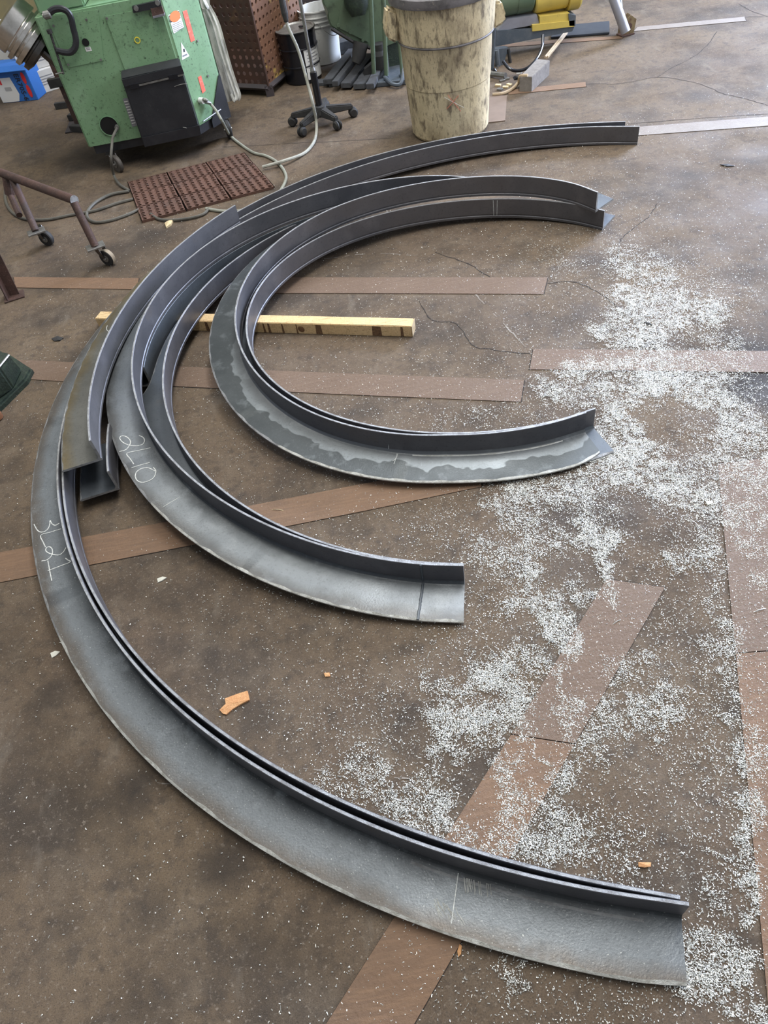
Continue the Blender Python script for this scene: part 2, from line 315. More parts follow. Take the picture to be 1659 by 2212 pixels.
plank([(1377,59),(1608,37),(1611,46),(1369,68)],M['plank_grey'])
plank([(1098,195),(1265,178),(1266,188),(1098,205)],M['plank_light'])
plank([(30,599),(300,602),(296,626),(34,622)],M['plank_light'])
plank([(1040,98),(1190,88),(1345,78),(1345,84),(1190,95),(1040,106)],M['plank_light'])
cracks=[[(905,650),(930,690),(985,700),(1020,745),(1060,755),(1145,765)],[(1183,612),(1240,610),(1285,628),(1330,660),(1350,690)],
 [(1323,183),(1370,176),(1420,167),(1480,174),(1530,188),(1560,202),(1605,212),(1659,228)],[(1420,167),(1455,145),(1500,122),(1530,95),(1548,68)],
 [(1265,182),(1300,181),(1323,183)],[(1610,37),(1659,36)],[(1595,8),(1625,25),(1659,36)],[(1335,560),(1340,520),(1360,500),(1400,470),(1420,440)],
 [(480,318),(560,314),(640,309),(740,305),(850,298)],[(1355,268),(1480,258),(1659,246)],[(940,545),(1010,570),(1060,600)]]
for cl in cracks:
    pts=cat([at0(*p) for p in cl],7); bm=BM(); L=[];Rr=[]
    for i,p in enumerate(pts):
        t=(pts[min(i+1,len(pts)-1)]-pts[max(i-1,0)]).normalized(); n=Vector((t.y,-t.x,0)); j=random.uniform(-.004,.004); wv=random.uniform(.0012,.0032)
        L.append(bm.verts.new(p+n*(wv+j)+Vector((0,0,.0008)))); Rr.append(bm.verts.new(p+n*(j-wv)+Vector((0,0,.0008))))
    for i in range(len(pts)-1): bm.faces.new([L[i],L[i+1],Rr[i+1],Rr[i]])
    obj('floor_crack',bm,M['gap'],floor)
M['pale_scratch']=mat('pale_floor_scratch',(.24,.215,.19),.8)
for cl,wv in (([(985,590),(1040,650),(1100,712),(1160,778)],.006),([(655,1660),(760,1672),(900,1684)],.004),([(1000,1425),(1080,1440),(1150,1462)],.003),([(330,1690),(420,1700),(520,1712)],.003),([(1480,2130),(1560,2160),(1640,2200)],.006),([(700,560),(800,548),(900,552)],.004),([(1090,640),(1110,636),(1150,650)],.003)):
    pts=cat([at0(*p) for p in cl],9); bm=BM()
    for i in range(len(pts)-1):
        if random.random()<.35: continue
        p,q=pts[i],pts[i+1]; t=(q-p).normalized(); n=Vector((t.y,-t.x,0))*wv*random.uniform(.25,.8); u=Vector((0,0,.0009))+n*random.uniform(-.6,.6)
        bm.faces.new([bm.verts.new(x) for x in (p+n+u,q+n*.6+u,q-n*.6+u,p-n+u)])
    obj('scratch_mark',bm,M['pale_scratch'],floor)
bm=BM(); box(bm,(-7,9.1,0),(8.5,9.25,3.5)); obj('wall_back',bm,M['wall'],kind='structure')

# ------------------------------------------------------------ the rolled angle irons
BARS={
 'A':[[1.3566,3.2672,0.0,0.152],[1.2541,3.3662,0.0051,0.152],[1.1403,3.446,0.0103,0.152],[1.0205,3.5077,0.0155,0.152],[0.8981,3.5533,0.0206,0.152],[0.7752,3.5849,0.0256,0.152],[0.6524,3.6037,0.0303,0.152],[0.5302,3.6105,0.0349,0.152],[0.4085,3.6054,0.0392,0.152],[0.2878,3.5876,0.0434,0.152],[0.1689,3.5562,0.0473,0.152],[0.0534,3.5101,0.0509,0.152],[-0.0565,3.4485,0.0541,0.152],[-0.1581,3.3711,0.0568,0.152],[-0.2484,3.2786,0.0588,0.152],[-0.3242,3.1721,0.0601,0.152],[-0.3827,3.0541,0.0607,0.152],[-0.4216,2.9273,0.0604,0.152],[-0.4395,2.7955,0.0593,0.152],[-0.4355,2.6625,0.0573,0.152],[-0.4102,2.5321,0.0546,0.152],[-0.3647,2.4079,0.0513,0.152],[-0.3009,2.293,0.0474,0.152],[-0.2213,2.1898,0.0431,0.152],[-0.1287,2.0998,0.0384,0.152],[-0.0257,2.0239,0.0337,0.152],[0.0852,1.9623,0.0288,0.152],[0.2021,1.9149,0.0238,0.152],[0.3234,1.8815,0.019,0.152],[0.448,1.8618,0.0141,0.152],[0.5749,1.8563,0.0094,0.152],[0.7032,1.8658,0.0049,0.152],[0.8309,1.8918,0.0005,0.152]],
 'B':[[1.3153,3.2762,0.0963,0.152],[1.2357,3.3855,0.1056,0.152],[1.1316,3.4716,0.1139,0.152],[1.0146,3.5361,0.121,0.152],[0.8921,3.5821,0.1269,0.152],[0.768,3.6131,0.1319,0.152],[0.644,3.6313,0.1359,0.152],[0.5203,3.6381,0.1392,0.152],[0.3968,3.6334,0.1416,0.152],[0.2738,3.6165,0.1432,0.152],[0.1521,3.5858,0.1438,0.152],[0.0334,3.5401,0.1433,0.152],[-0.0798,3.4782,0.1416,0.152],[-0.1847,3.3998,0.1385,0.152],[-0.2778,3.3055,0.1341,0.152],[-0.3561,3.1969,0.1284,0.152],[-0.4167,3.0763,0.1214,0.152],[-0.4575,2.947,0.1133,0.152],[-0.4772,2.8123,0.1045,0.152],[-0.4751,2.6763,0.095,0.152],[-0.4516,2.5425,0.0852,0.152],[-0.4078,2.4146,0.0754,0.152],[-0.3452,2.2957,0.0658,0.152],[-0.2662,2.1884,0.0566,0.152],[-0.1731,2.0949,0.048,0.152],[-0.0687,2.0166,0.0403,0.152],[0.0443,1.9544,0.0334,0.152],[0.1632,1.9084,0.0276,0.152],[0.2856,1.8783,0.0227,0.152],[0.4088,1.8549,0.0183,0.152],[0.5345,1.845,0.0148,0.152],[0.6617,1.8495,0.0123,0.152],[0.7892,1.8696,0.0108,0.152]],
 'D':[[0.0831,3.7905,0.0335,0.11],[-0.013,3.7468,0.0374,0.03],[-0.1058,3.6979,0.041,0.03],[-0.195,3.6436,0.0444,0.03],[-0.2802,3.5836,0.0475,0.03],[-0.3608,3.5178,0.0504,0.0303],[-0.4364,3.4463,0.053,0.0462],[-0.5063,3.3691,0.0553,0.0603],[-0.5699,3.2866,0.0573,0.0726],[-0.6268,3.1991,0.0588,0.0829],[-0.6763,3.1072,0.06,0.091],[-0.718,3.0113,0.0608,0.0965],[-0.7515,2.9123,0.0612,0.0998],[-0.7766,2.8107,0.0612,0.1009],[-0.793,2.7073,0.0608,0.0999],[-0.8006,2.6028,0.06,0.11],[-0.7993,2.4981,0.0587,0.152],[-0.7893,2.394,0.0571,0.152],[-0.7706,2.291,0.0551,0.152],[-0.7435,2.19,0.0528,0.152],[-0.7082,2.0916,0.0501,0.152],[-0.665,1.9965,0.0471,0.152],[-0.6143,1.9053,0.0438,0.152],[-0.5564,1.8184,0.0402,0.152],[-0.4918,1.7365,0.0364,0.152],[-0.4208,1.6601,0.0323,0.152],[-0.344,1.5895,0.0281,0.152],[-0.2617,1.5253,0.0237,0.152],[-0.1745,1.4679,0.0191,0.152],[-0.083,1.4177,0.0144,0.152],[0.0125,1.3752,0.0097,0.152],[0.1111,1.3408,0.0049,0.152],[0.2124,1.3149,0.0,0.152]],
 'C':[[0.7667,3.6318,0.1215,0.152],[0.6634,3.6842,0.1286,0.152],[0.552,3.7193,0.135,0.152],[0.4356,3.7397,0.1408,0.152],[0.3161,3.7473,0.146,0.152],[0.1945,3.7431,0.1507,0.152],[0.0718,3.7274,0.1547,0.152],[-0.051,3.6998,0.158,0.152],[-0.1727,3.6598,0.1606,0.152],[-0.2916,3.6069,0.1623,0.152],[-0.406,3.5405,0.1631,0.152],[-0.5136,3.4607,0.1628,0.152],[-0.6121,3.3677,0.1615,0.152],[-0.6995,3.2625,0.1589,0.152],[-0.7736,3.1464,0.1553,0.152],[-0.8327,3.0213,0.1505,0.152],[-0.8757,2.8892,0.1447,0.152],[-0.9017,2.7527,0.1379,0.152],[-0.9105,2.6141,0.1304,0.152],[-0.9024,2.4758,0.1222,0.152],[-0.8783,2.3401,0.1135,0.152],[-0.8392,2.2087,0.1044,0.152],[-0.7865,2.0832,0.0952,0.152],[-0.7218,1.9649,0.0858,0.152],[-0.6465,1.8544,0.0765,0.152],[-0.5619,1.7523,0.0673,0.152],[-0.4694,1.6589,0.0583,0.152],[-0.3698,1.5744,0.0495,0.152],[-0.264,1.4991,0.041,0.152],[-0.1524,1.4335,0.0328,0.152],[-0.0358,1.3782,0.025,0.152],[0.0853,1.3342,0.0176,0.152],[0.2102,1.3028,0.0109,0.152]],
 'E':[[1.8641,4.1211,0.0,0.152],[1.6605,4.2073,0.0048,0.152],[1.4503,4.2715,0.0095,0.152],[1.2356,4.3139,0.0141,0.152],[1.0188,4.3346,0.0187,0.152],[0.8017,4.3338,0.023,0.152],[0.5862,4.3117,0.0272,0.152],[0.3741,4.2686,0.0312,0.152],[0.1674,4.2047,0.0349,0.152],[-0.0321,4.1203,0.0383,0.152],[-0.2223,4.016,0.0414,0.152],[-0.4012,3.8923,0.0442,0.152],[-0.5666,3.7503,0.0465,0.152],[-0.7164,3.5909,0.0483,0.152],[-0.8484,3.4158,0.0497,0.152],[-0.9606,3.2267,0.0506,0.152],[-1.0513,3.0258,0.051,0.152],[-1.1187,2.8155,0.0508,0.152],[-1.1618,2.5987,0.0501,0.152],[-1.1796,2.3783,0.0489,0.152],[-1.1718,2.1573,0.0471,0.152],[-1.1386,1.939,0.0449,0.152],[-1.0806,1.7263,0.0422,0.152],[-0.999,1.5221,0.039,0.152],[-0.8953,1.329,0.0355,0.152],[-0.7716,1.1491,0.0317,0.152],[-0.63,0.9839,0.0277,0.152],[-0.4729,0.8345,0.0234,0.152],[-0.3025,0.7013,0.019,0.152],[-0.121,0.584,0.0145,0.152],[0.0699,0.4818,0.0099,0.152],[0.2691,0.3935,0.0052,0.152],[0.4762,0.3173,0.0005,0.152]],
 'F':[[1.8081,4.1979,0.0098,0.152],[1.5958,4.2676,0.0146,0.152],[1.3816,4.3225,0.0194,0.152],[1.165,4.3604,0.024,0.152],[0.9463,4.3795,0.0286,0.152],[0.7267,4.3779,0.033,0.152],[0.508,4.3545,0.0373,0.152],[0.2924,4.3085,0.0413,0.152],[0.0826,4.2396,0.0451,0.152],[-0.1189,4.1481,0.0486,0.152],[-0.3094,4.0348,0.0516,0.152],[-0.4865,3.901,0.0543,0.152],[-0.6478,3.7483,0.0565,0.152],[-0.7913,3.5786,0.0582,0.152],[-0.9151,3.3941,0.0595,0.152],[-1.0179,3.1972,0.0602,0.152],[-1.0983,2.9903,0.0604,0.152],[-1.1556,2.776,0.0601,0.152],[-1.1891,2.5571,0.0592,0.152],[-1.1985,2.3362,0.0579,0.152],[-1.1839,2.116,0.0561,0.152],[-1.1455,1.899,0.0538,0.152],[-1.0839,1.688,0.0511,0.152],[-1.0002,1.4854,0.048,0.152],[-0.8954,1.2934,0.0445,0.152],[-0.7712,1.1141,0.0408,0.152],[-0.6292,0.9492,0.0367,0.152],[-0.4714,0.8,0.0325,0.152],[-0.2999,0.6674,0.0281,0.152],[-0.1167,0.5517,0.0236,0.152],[0.0764,0.4526,0.019,0.152],[0.2778,0.3693,0.0143,0.152],[0.4865,0.3003,0.0096,0.152]],
 'G':[[-0.4586,3.7459,0.163,0.152],[-0.5424,3.6658,0.163,0.152],[-0.6208,3.5804,0.163,0.152],[-0.6933,3.49,0.163,0.152],[-0.7598,3.395,0.163,0.152],[-0.8198,3.2958,0.163,0.152],[-0.8732,3.1929,0.163,0.152],[-0.9196,3.0867,0.163,0.152],[-0.959,2.9776,0.163,0.152],[-0.9911,2.8662,0.163,0.152],[-1.0158,2.753,0.163,0.152],[-1.033,2.6383,0.163,0.152],[-1.0426,2.5228,0.163,0.152],[-1.0445,2.4069,0.163,0.152],[-1.0389,2.2911,0.163,0.152],[-1.0256,2.1759,0.163,0.152],[-1.0047,2.0619,0.163,0.152]],
 'H':[[-1.011,2.2927,0.045,0.152],[-1.0092,2.2457,0.045,0.152],[-1.0062,2.1988,0.045,0.152],[-1.0019,2.152,0.045,0.152],[-0.9963,2.1053,0.045,0.152],[-0.9895,2.0588,0.045,0.152],[-0.9814,2.0126,0.045,0.152]],
 'J':[[-0.0102,3.7103,0.0505,0.152],[-0.0567,3.6982,0.0516,0.152],[-0.1031,3.6843,0.0527,0.152],[-0.1492,3.6686,0.0536,0.152],[-0.1949,3.651,0.0544,0.152],[-0.2402,3.6316,0.0551,0.152],[-0.285,3.6102,0.0557,0.152],[-0.3292,3.5869,0.0562,0.152],[-0.3725,3.5617,0.0564,0.152],[-0.4151,3.5345,0.0566,0.152],[-0.4566,3.5054,0.0566,0.152],[-0.4969,3.4743,0.0564,0.152],[-0.5361,3.4414,0.0561,0.152],[-0.5739,3.4065,0.0556,0.152],[-0.6102,3.3698,0.055,0.152],[-0.6448,3.3314,0.0542,0.152],[-0.6778,3.2913,0.0532,0.152],[-0.7089,3.2495,0.0521,0.152],[-0.738,3.2062,0.0508,0.152],[-0.7652,3.1614,0.0493,0.152],[-0.7902,3.1153,0.0477,0.152],[-0.8129,3.0679,0.0459,0.152],[-0.8335,3.0195,0.0439,0.152],[-0.8516,2.97,0.0418,0.152],[-0.8674,2.9197,0.0396,0.152],[-0.8807,2.8687,0.0372,0.152],[-0.8916,2.8171,0.0347,0.152],[-0.9,2.765,0.0321,0.152],[-0.906,2.7126,0.0293,0.152],[-0.9094,2.66,0.0265,0.152]],
}

T=.0095; LG=.1016
def resample(A,n):
    A=np.array(A); t=np.linspace(0,len(A)-1,n); i=np.clip(t.astype(int),0,len(A)-2); f=(t-i)[:,None]
    P=np.vstack([2*A[0]-A[1],A,2*A[-1]-A[-2]]); a,b,c,d=P[i],P[i+1],P[i+2],P[i+3]
    return .5*(2*b+(c-a)*f+(2*a-5*b+4*c-d)*f**2+(3*b-a-3*c+d)*f**3)
BAR={}
def angle_bar(key,label,n,mf,ml,endcut=None,w0=.152,group='rolled steel angles stacked in arcs'):
    A=resample(BARS[key],n); A[:,3]=np.minimum(A[:,3],w0)
    tan=np.gradient(A[:,:2],axis=0); tan/=np.linalg.norm(tan,axis=1)[:,None]; nor=np.c_[tan[:,1],-tan[:,0]]
    BAR[key]=(A,nor)
    mid=A[n//2]; root=thing('angle_iron',label,'steel angle',(mid[0],mid[1],mid[2]),group)
    def sweep(profs,name,mats,midx):
        bm=BM(); rings=[]
        for i in range(n):
            pr=profs(i); jit=(math.sin(i*1.7)*.0003)
            rings.append([bm.verts.new((A[i,0]+nor[i,0]*u,A[i,1]+nor[i,1]*u,A[i,2]+z+jit*0)) for u,z in pr])
        k=len(rings[0])
        for i in range(n-1):
            for q in range(k):
                f=bm.faces.new([rings[i][q],rings[i][(q+1)%k],rings[i+1][(q+1)%k],rings[i+1][q]]); f.material_index=(2 if (len(mats)>2 and i>n*.72) else 1) if q in midx else 0; f.smooth=True
        for rg in (rings[0],rings[-1]):
            f=bm.faces.new(rg); f.material_index=1
        bmesh.ops.recalc_face_normals(bm,faces=bm.faces)
        o=obj(name,bm,None,root,mats=mats,smooth=True)
        for an_ in ('across','along'):
            at_=o.data.attributes.new(an_,'FLOAT','POINT'); vals=np.zeros(n*k)
            for i in range(n):
                pr=profs(i)
                for q in range(k): vals[i*k+q]=np.clip(pr[q][0]/.152,0,1) if an_=='across' else i/(n-1)
            at_.data.foreach_set('value',vals)
        return o
    h=T/2; 
    def fl(i):
        w=A[i,3]-h
        if endcut and i>=n-endcut[0]: 
            s=(i-(n-endcut[0]))/endcut[0]; w-=endcut[1]*s*s
        return [(h,0),(w,0),(w,T*.55),(w-(.0065+.003*math.sin(i*1.3)*math.sin(i*.37)),T),(h+.012,T),(h+.006,T*1.25),(h+.002,T*1.8),(h,T*2.4)]
    sweep(fl,'flange',[mf,M['bare'],M['bare_bright'] if key in 'FCB' else M['bare']],(1,2))
    def ug(i): return [(-h,.020),(-h+.0025,.017),(-h+.0025,.013),(-h,.010),(-h,0),(h,0),(h,LG-.0015),(h-.0015,LG),(-h+.0015,LG),(-h,LG-.0015)]
    sweep(ug,'upright_leg',[ml,M['bare']],(7,))
    return root
angle_bar('E','largest angle iron lying lowest on the floor, its upright showing inside the chalked 3L21 one',260,M['steel_dark'],M['steel_leg'])
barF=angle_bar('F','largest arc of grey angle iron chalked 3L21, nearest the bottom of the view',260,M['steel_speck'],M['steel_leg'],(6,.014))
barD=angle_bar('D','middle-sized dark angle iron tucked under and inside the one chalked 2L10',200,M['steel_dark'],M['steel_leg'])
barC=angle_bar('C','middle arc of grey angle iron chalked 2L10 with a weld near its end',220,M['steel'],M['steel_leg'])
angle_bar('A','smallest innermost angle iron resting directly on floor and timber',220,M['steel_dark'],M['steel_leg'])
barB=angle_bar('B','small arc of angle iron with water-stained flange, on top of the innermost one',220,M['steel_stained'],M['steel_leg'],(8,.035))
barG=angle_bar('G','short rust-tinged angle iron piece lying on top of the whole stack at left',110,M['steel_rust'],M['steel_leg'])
angle_bar('H','short dark angle iron stub under the topmost short piece, end facing the viewer',30,M['steel_dark'],M['steel_leg'])
angle_bar('J','shadowed angle iron close inside the 2L10 arc, between it and the next upright',120,M['steel_dark'],M['steel_dark'])
def zf(key,p):
    A=BAR[key][0]; i=np.argmin(np.hypot(A[:,0]-p.x,A[:,1]-p.y)); return A[i,2]+T
def stroke(key,root,pts,r=.0017,name='chalk_mark',smooth=5,mt=None,extra=.0):
    P=[]
    for p in pts:
        q=at(*p,.05)
        for _ in range(4): q=at(*p,zf(key,q)+.0006+extra)
        P.append(q)
    bm=BM(); tube(bm,P,r,5,smooth,flat=.45); return obj(name,bm,mt or M['chalk'],root)
z4=lambda L:[(60+x/5.53,900+y/5.53) for x,y in L]
for s in ([(75,1285),(110,1350),(150,1378),(200,1372),(240,1340),(262,1290),(268,1240),(290,1280),(330,1298),(378,1272)],
          [(398,1340),(270,1380),(155,1418),(185,1500),(212,1560)],
          [(455,1565),(430,1610),(380,1650),(320,1650),(250,1630),(215,1600),(225,1565),(260,1555),(290,1580),(295,1630),(270,1680),(220,1715),(165,1725)],
          [(450,1690),(475,1710),(508,1735),(400,1780),(240,1840)],[(240,1720),(262,1840),(287,1960)]):
    stroke('F',barF,z4(s),.002)
for s in ([(1330,225),(1380,250),(1395,290),(1370,330),(1300,348),(1210,340),(1140,310),(1100,265),(1110,235),(1150,230),(1200,255),(1228,300),(1210,350),(1170,395),(1095,418)],
          [(1465,372),(1320,405),(1185,438),(1225,505),(1268,568)],[(1458,548),(1340,580),(1238,612)],
          [(1500,605),(1530,650),(1510,720),(1450,765),(1370,785),(1310,765),(1285,715),(1300,660),(1360,620),(1440,612),(1520,650)]):
    stroke('C',barC,z4(s),.002)
stroke('G',barG,[(232,703),(230,709),(233,715),(240,713),(244,702)],.0012)
stroke('C',barC,[(389,1073),(370,1084),(353,1095)],.0012)
stroke('F',barF,[(990,1886),(984,1930),(975,1995)],.0012)
stroke('B',barB,[(858,977),(855,990),(851,1002)],.0012); stroke('B',barB,[(860,975),(857,988),(848,996)],.0012)
# scratched bright streaks on the long flange
for k in range(26):
    x=930+random.random()*70; y=1960+(x-930)*.45-random.random()*26
    stroke('F',barF,[(x,y),(x+random.uniform(5,10),y+random.uniform(12,22))],.0008,'scratch_mark',0,M['bare_bright'])
for k in range(18):
    x=1000+random.random()*60; y=1895+(x-1000)*.25
    stroke('F',barF,[(x,y),(x+3,y+random.uniform(14,34))],.0008,'scratch_mark',0,M['bare_bright'])
# ground bevel strip near heel of F
def along(key,root,i0,i1,u,r,mt,name,z=T,flat=.25,jit=0):
    A,nor=BAR[key]; P=[Vector((A[i,0]+nor[i,0]*(u+random.uniform(-jit,jit)),A[i,1]+nor[i,1]*(u+random.uniform(-jit,jit)),A[i,2]+z)) for i in range(i0,i1,2)]
    bm=BM(); tube(bm,P,r,6,2,flat=flat); return obj(name,bm,mt,root)
along('F',barF,236,258,.026,.0035,M['bare'],'ground_strip',flat=.15)
along('B',barB,184,216,.014,.004,M['bare_bright'],'weld_bead',flat=.4,jit=.001)
# weld across C near its end, going up the leg
A,nor=BAR['C']; wi=int(len(A)*.955)
best=min(range(len(A)),key=lambda i:abs((Vector((A[i,0]+nor[i,0]*.15,A[i,1]+nor[i,1]*.15,A[i,2]))-at(905,1338,.02)).length))
c=Vector(A[best,:3]); n=Vector((nor[best,0],nor[best,1],0)); h=T/2
bm=BM(); tube(bm,[c+n*u+Vector((random.uniform(-.001,.001),0,T+.0005)) for u in np.linspace(.148,h,22)]+[c+n*(h+.0005)+Vector((0,random.uniform(-.001,.001),z)) for z in np.linspace(.02,LG,12)],.0045,6,0,flat=.8)
obj('weld_bead',bm,M['steel_dark'],barC)
A,nor=BAR['B']; best=min(range(len(A)),key=lambda i:(Vector((A[i,0],A[i,1],0))-at(850,972,0)).length); c=Vector(A[best,:3]); n=Vector((nor[best,0],nor[best,1],0))
bm=BM(); tube(bm,[c+n*(h+.001)+Vector((z*.12,0,z)) for z in np.linspace(.02,LG,6)],.0012,5); obj('chalk_mark',bm,M['chalk'],barB)
# chalk lines on far inner leg of the innermost arc
for dx in (0,5):
    A,nor=BAR['A']; best=min(range(len(A)),key=lambda i:(Vector((A[i,0],A[i,1],0))-at(1066+dx,468,0)).length); c=Vector(A[best,:3]); n=Vector((nor[best,0],nor[best,1],0))
    bm=BM(); tube(bm,[c-n*(h+.0008)+Vector((.03*(z-.05)*(1 if dx else -1),0,z)) for z in np.linspace(.012,.095,5)],.0011,5); obj('chalk_mark',bm,M['chalk'],bpy.data.objects['angle_iron.004'])

# ------------------------------------------------------------ timber bearer
HT=.058
a=at(217,672,HT); b=at(894,687,HT); d=(b-a).normalized(); nrm=Vector((-d.y,d.x,0)); f0=at(894,703,HT)
front=at(894,705,HT); wdt=abs((front-b).dot(nrm)); 
tm=thing('timber_bearer','pale pine timber lying under the steel arcs, scorched and knotted','timber',((a+b)/2)*Vector((1,1,0)) if False else Vector(((a.x+b.x)/2,(a.y+b.y)/2,0)))
bm=BM(); P=[a-nrm*wdt,b-nrm*wdt,b,a]; P0=[Vector((p.x,p.y,0)) for p in P]; hexa(bm,P0+P,.003); obj('beam',bm,M['timber'],tm)
bm=BM(); e=[b-nrm*wdt+d*.0005,b+d*.0005]; prism(bm,[Vector((e[0].x,e[0].y,.002)),Vector((e[1].x,e[1].y,.002)),e[1]-Vector((0,0,.002)),e[0]-Vector((0,0,.002))],d*.0025); obj('end_grain',bm,M['timber_end'],tm)
F0=P0[0]-nrm*.0008
def onfront(px): 
    q=at(px,715,.03); s=(q-F0).dot(d); return F0+d*s
k=onfront(648); bm=BM(); lathe(bm,[(.017,0),(.015,.0012),(.006,.0016)],k+Vector((0,0,.028)),-nrm,14,ell=.9,capt=True); obj('knot',bm,M['knot'],tm)
for px,wv in ((686,13),(577,5),(607,4),(638,3),(813,20),(868,6),(440,7),(454,4),(566,4)):
    p0=onfront(px-wv/2);p1=onfront(px+wv/2); bm=BM(); prism(bm,[p0+Vector((0,0,.004)),p1+Vector((.002,0,.003)),p1+Vector((0,0,HT-.006)),p0+Vector((.003,0,HT-.004))],-nrm*.0006); obj('scorch_mark',bm,M['burn'],tm)

# ------------------------------------------------------------ metal shavings scattered over the floor
STR=[([(1350,640),(1380,700),(1410,760),(1385,850),(1355,930),(1370,1010),(1450,1060),(1540,1100)],[24,38,48,58,62,60,58,45],.95),
([(1190,845),(1300,852)],[24],.6),([(1235,795),(1345,785)],[24],.85),([(1180,830),(1240,800)],[18],.4),([(1320,705),(1490,690)],[26],.7),([(1290,720),(1350,745)],[22],.7),([(1400,650),(1540,680)],[32],.7),([(1330,670),(1440,655)],[26],.5),
([(1180,560),(1240,585)],[28],.3),([(1330,560),(1430,600)],[30],.4),([(1380,590),(1430,640)],[25],.5),([(1480,610),(1600,640)],[50],.3),([(1560,760),(1659,860)],[55],.4),([(1440,790),(1560,890)],[60],.75),([(1500,900),(1680,980)],[45],.7),([(1540,1000),(1680,1060)],[42],.65),([(1600,900),(1700,930)],[40],.5),
([(1340,1000),(1210,1065),(1110,1075)],[42,34,24],.75),([(1060,1080),(1140,1130)],[26],.5),([(1250,1060),(1280,1110),(1330,1140)],[40],.6),([(1140,1010),(1200,1040)],[16],.6),([(1245,1130),(1275,1130)],[18],.6),
([(1100,1190),(1210,1160)],[26],.5),([(1050,1180),(1130,1250)],[34],.4),([(1140,1210),(1130,1270)],[18],.7),([(1270,1160),(1320,1170),(1300,1230),(1315,1290)],[24,22,18,18],.9),([(1180,1310),(1210,1350),(1236,1400)],[34,34,20],.9),([(1090,1305),(1180,1320)],[20],.6),([(1240,1275),(1310,1300)],[20],.5),
([(1076,1455),(1112,1500),(1120,1540)],[42],1.0),([(1060,1560),(985,1560)],[42],1.0),([(967,1546),(950,1600)],[32],.8),([(985,1490),(1060,1450)],[22],.6),([(925,1480),(1000,1500)],[18],.4),([(913,1705),(880,1752),(960,1740)],[38],.85),([(1003,1611),(960,1640)],[32],.55),([(1224,1520),(1232,1570)],[26],.9),([(1205,1440),(1222,1480)],[16],.6),([(1105,1700),(1080,1650)],[38],.75),([(1094,1760),(1140,1740)],[36],.9),([(993,1790),(960,1770)],[28],.85),([(1148,1835),(1090,1810),(1060,1850)],[40],.8),([(1220,1777),(1250,1815),(1180,1810)],[40],.7),([(1202,1700),(1222,1655)],[20],.8),([(1267,1607),(1300,1640),(1310,1580)],[24],.6),([(1300,1540),(1350,1530)],[26],.75),([(1380,1540),(1440,1520),(1430,1560)],[32],.75),([(1345,1450),(1400,1460)],[28],.5),([(1115,1430),(1170,1420)],[24],.6),([(1130,1585),(1170,1640),(1200,1655)],[10],.9),
([(1172,1772),(1200,1800)],[50],.75),([(907,1748),(900,1790)],[36],.9),([(1003,1806),(1010,1800)],[22],.85),([(1129,1840),(1190,1860)],[36],.8),
([(1606,1740),(1612,1820),(1580,1850)],[26],.7),([(1543,1917),(1560,1950)],[22],.6),([(1611,1880),(1622,1990)],[18],.7),([(1505,2050),(1500,2100),(1530,2120)],[40],.95),([(1606,2100),(1560,2060),(1620,2160)],[42],.95),([(1640,2140),(1659,2200)],[30],.8),([(1110,2090),(1130,2120)],[30],.75),([(1098,2135),(1150,2130)],[20],.4),
([(1590,1350),(1600,1560),(1612,1650),(1625,1760)],[12],.55),([(1595,1620),(1612,1660)],[18],.75),([(1278,1590),(1300,1620)],[30],.6),([(1310,1530),(1340,1545)],[28],.7),([(1385,1440),(1400,1455)],[22],.4),([(1537,1402),(1560,1420)],[14],.5),([(1450,1150),(1520,1150)],[34],.65),([(1490,1190),(1530,1200)],[26],.5),([(1450,1210),(1480,1200)],[22],.6),([(1632,1127),(1600,1135)],[24],.7),([(1575,1120),(1600,1110)],[28],.85),([(1620,1020),(1659,1060)],[28],.6),([(1640,1250),(1659,1260)],[24],.4),([(1639,1633),(1659,1650)],[20],.75),([(1600,1160),(1640,1190)],[20],.5),([(1560,1240),(1575,1420)],[14],.4),
([(940,915),(1040,900),(1160,880)],[20],.3),([(780,850),(860,870)],[14],.1),([(900,780),(900,780)],[14],.2),
([(1040,1330),(1060,1400),(1000,1430)],[60],.24),([(900,1400),(1000,1450)],[70],.16),([(1000,1200),(1100,1280)],[80],.22),([(900,1150),(1050,1130)],[50],.22),([(1350,1350),(1500,1400),(1500,1600)],[110],.16),([(1350,1700),(1450,1850)],[130],.26),([(1300,1780),(1330,1850)],[60],.35),([(1500,1700),(1560,1600)],[60],.2),([(780,1650),(850,1720)],[40],.5),([(740,1600),(830,1680)],[60],.25),([(700,1700),(760,1750)],[30],.4),([(830,1520),(880,1600)],[50],.3),([(1100,1960),(1400,2200)],[120],.06),([(1040,2150),(1250,2200)],[60],.18),([(900,2050),(960,2150)],[60],.08),([(1520,1970),(1560,1900)],[60],.25),([(650,1540),(760,1500)],[60],.06),([(1400,950),(1600,1000)],[160],.16),([(1250,700),(1450,900)],[200],.10),([(1200,900),(1300,950)],[100],.12),([(1300,480),(1500,560)],[120],.08),([(1560,1500),(1660,1900)],[70],.22),([(1640,1300),(1640,1500)],[60],.14),([(1340,2170),(1480,2190)],[50],.2),([(700,940),(560,900)],[60],.04)]
def vnoise(x,y,s,seed):
    g=np.random.default_rng(seed).random((256,256)); xs=x/s+100;ys=y/s+100; i=np.floor(xs).astype(int);j=np.floor(ys).astype(int); fx=xs-i;fy=ys-j; fx=fx*fx*(3-2*fx);fy=fy*fy*(3-2*fy)
    q=lambda a,b:g[a%256,b%256]; return (q(i,j)*(1-fx)+q(i+1,j)*fx)*(1-fy)+(q(i,j+1)*(1-fx)+q(i+1,j+1)*fx)*fy
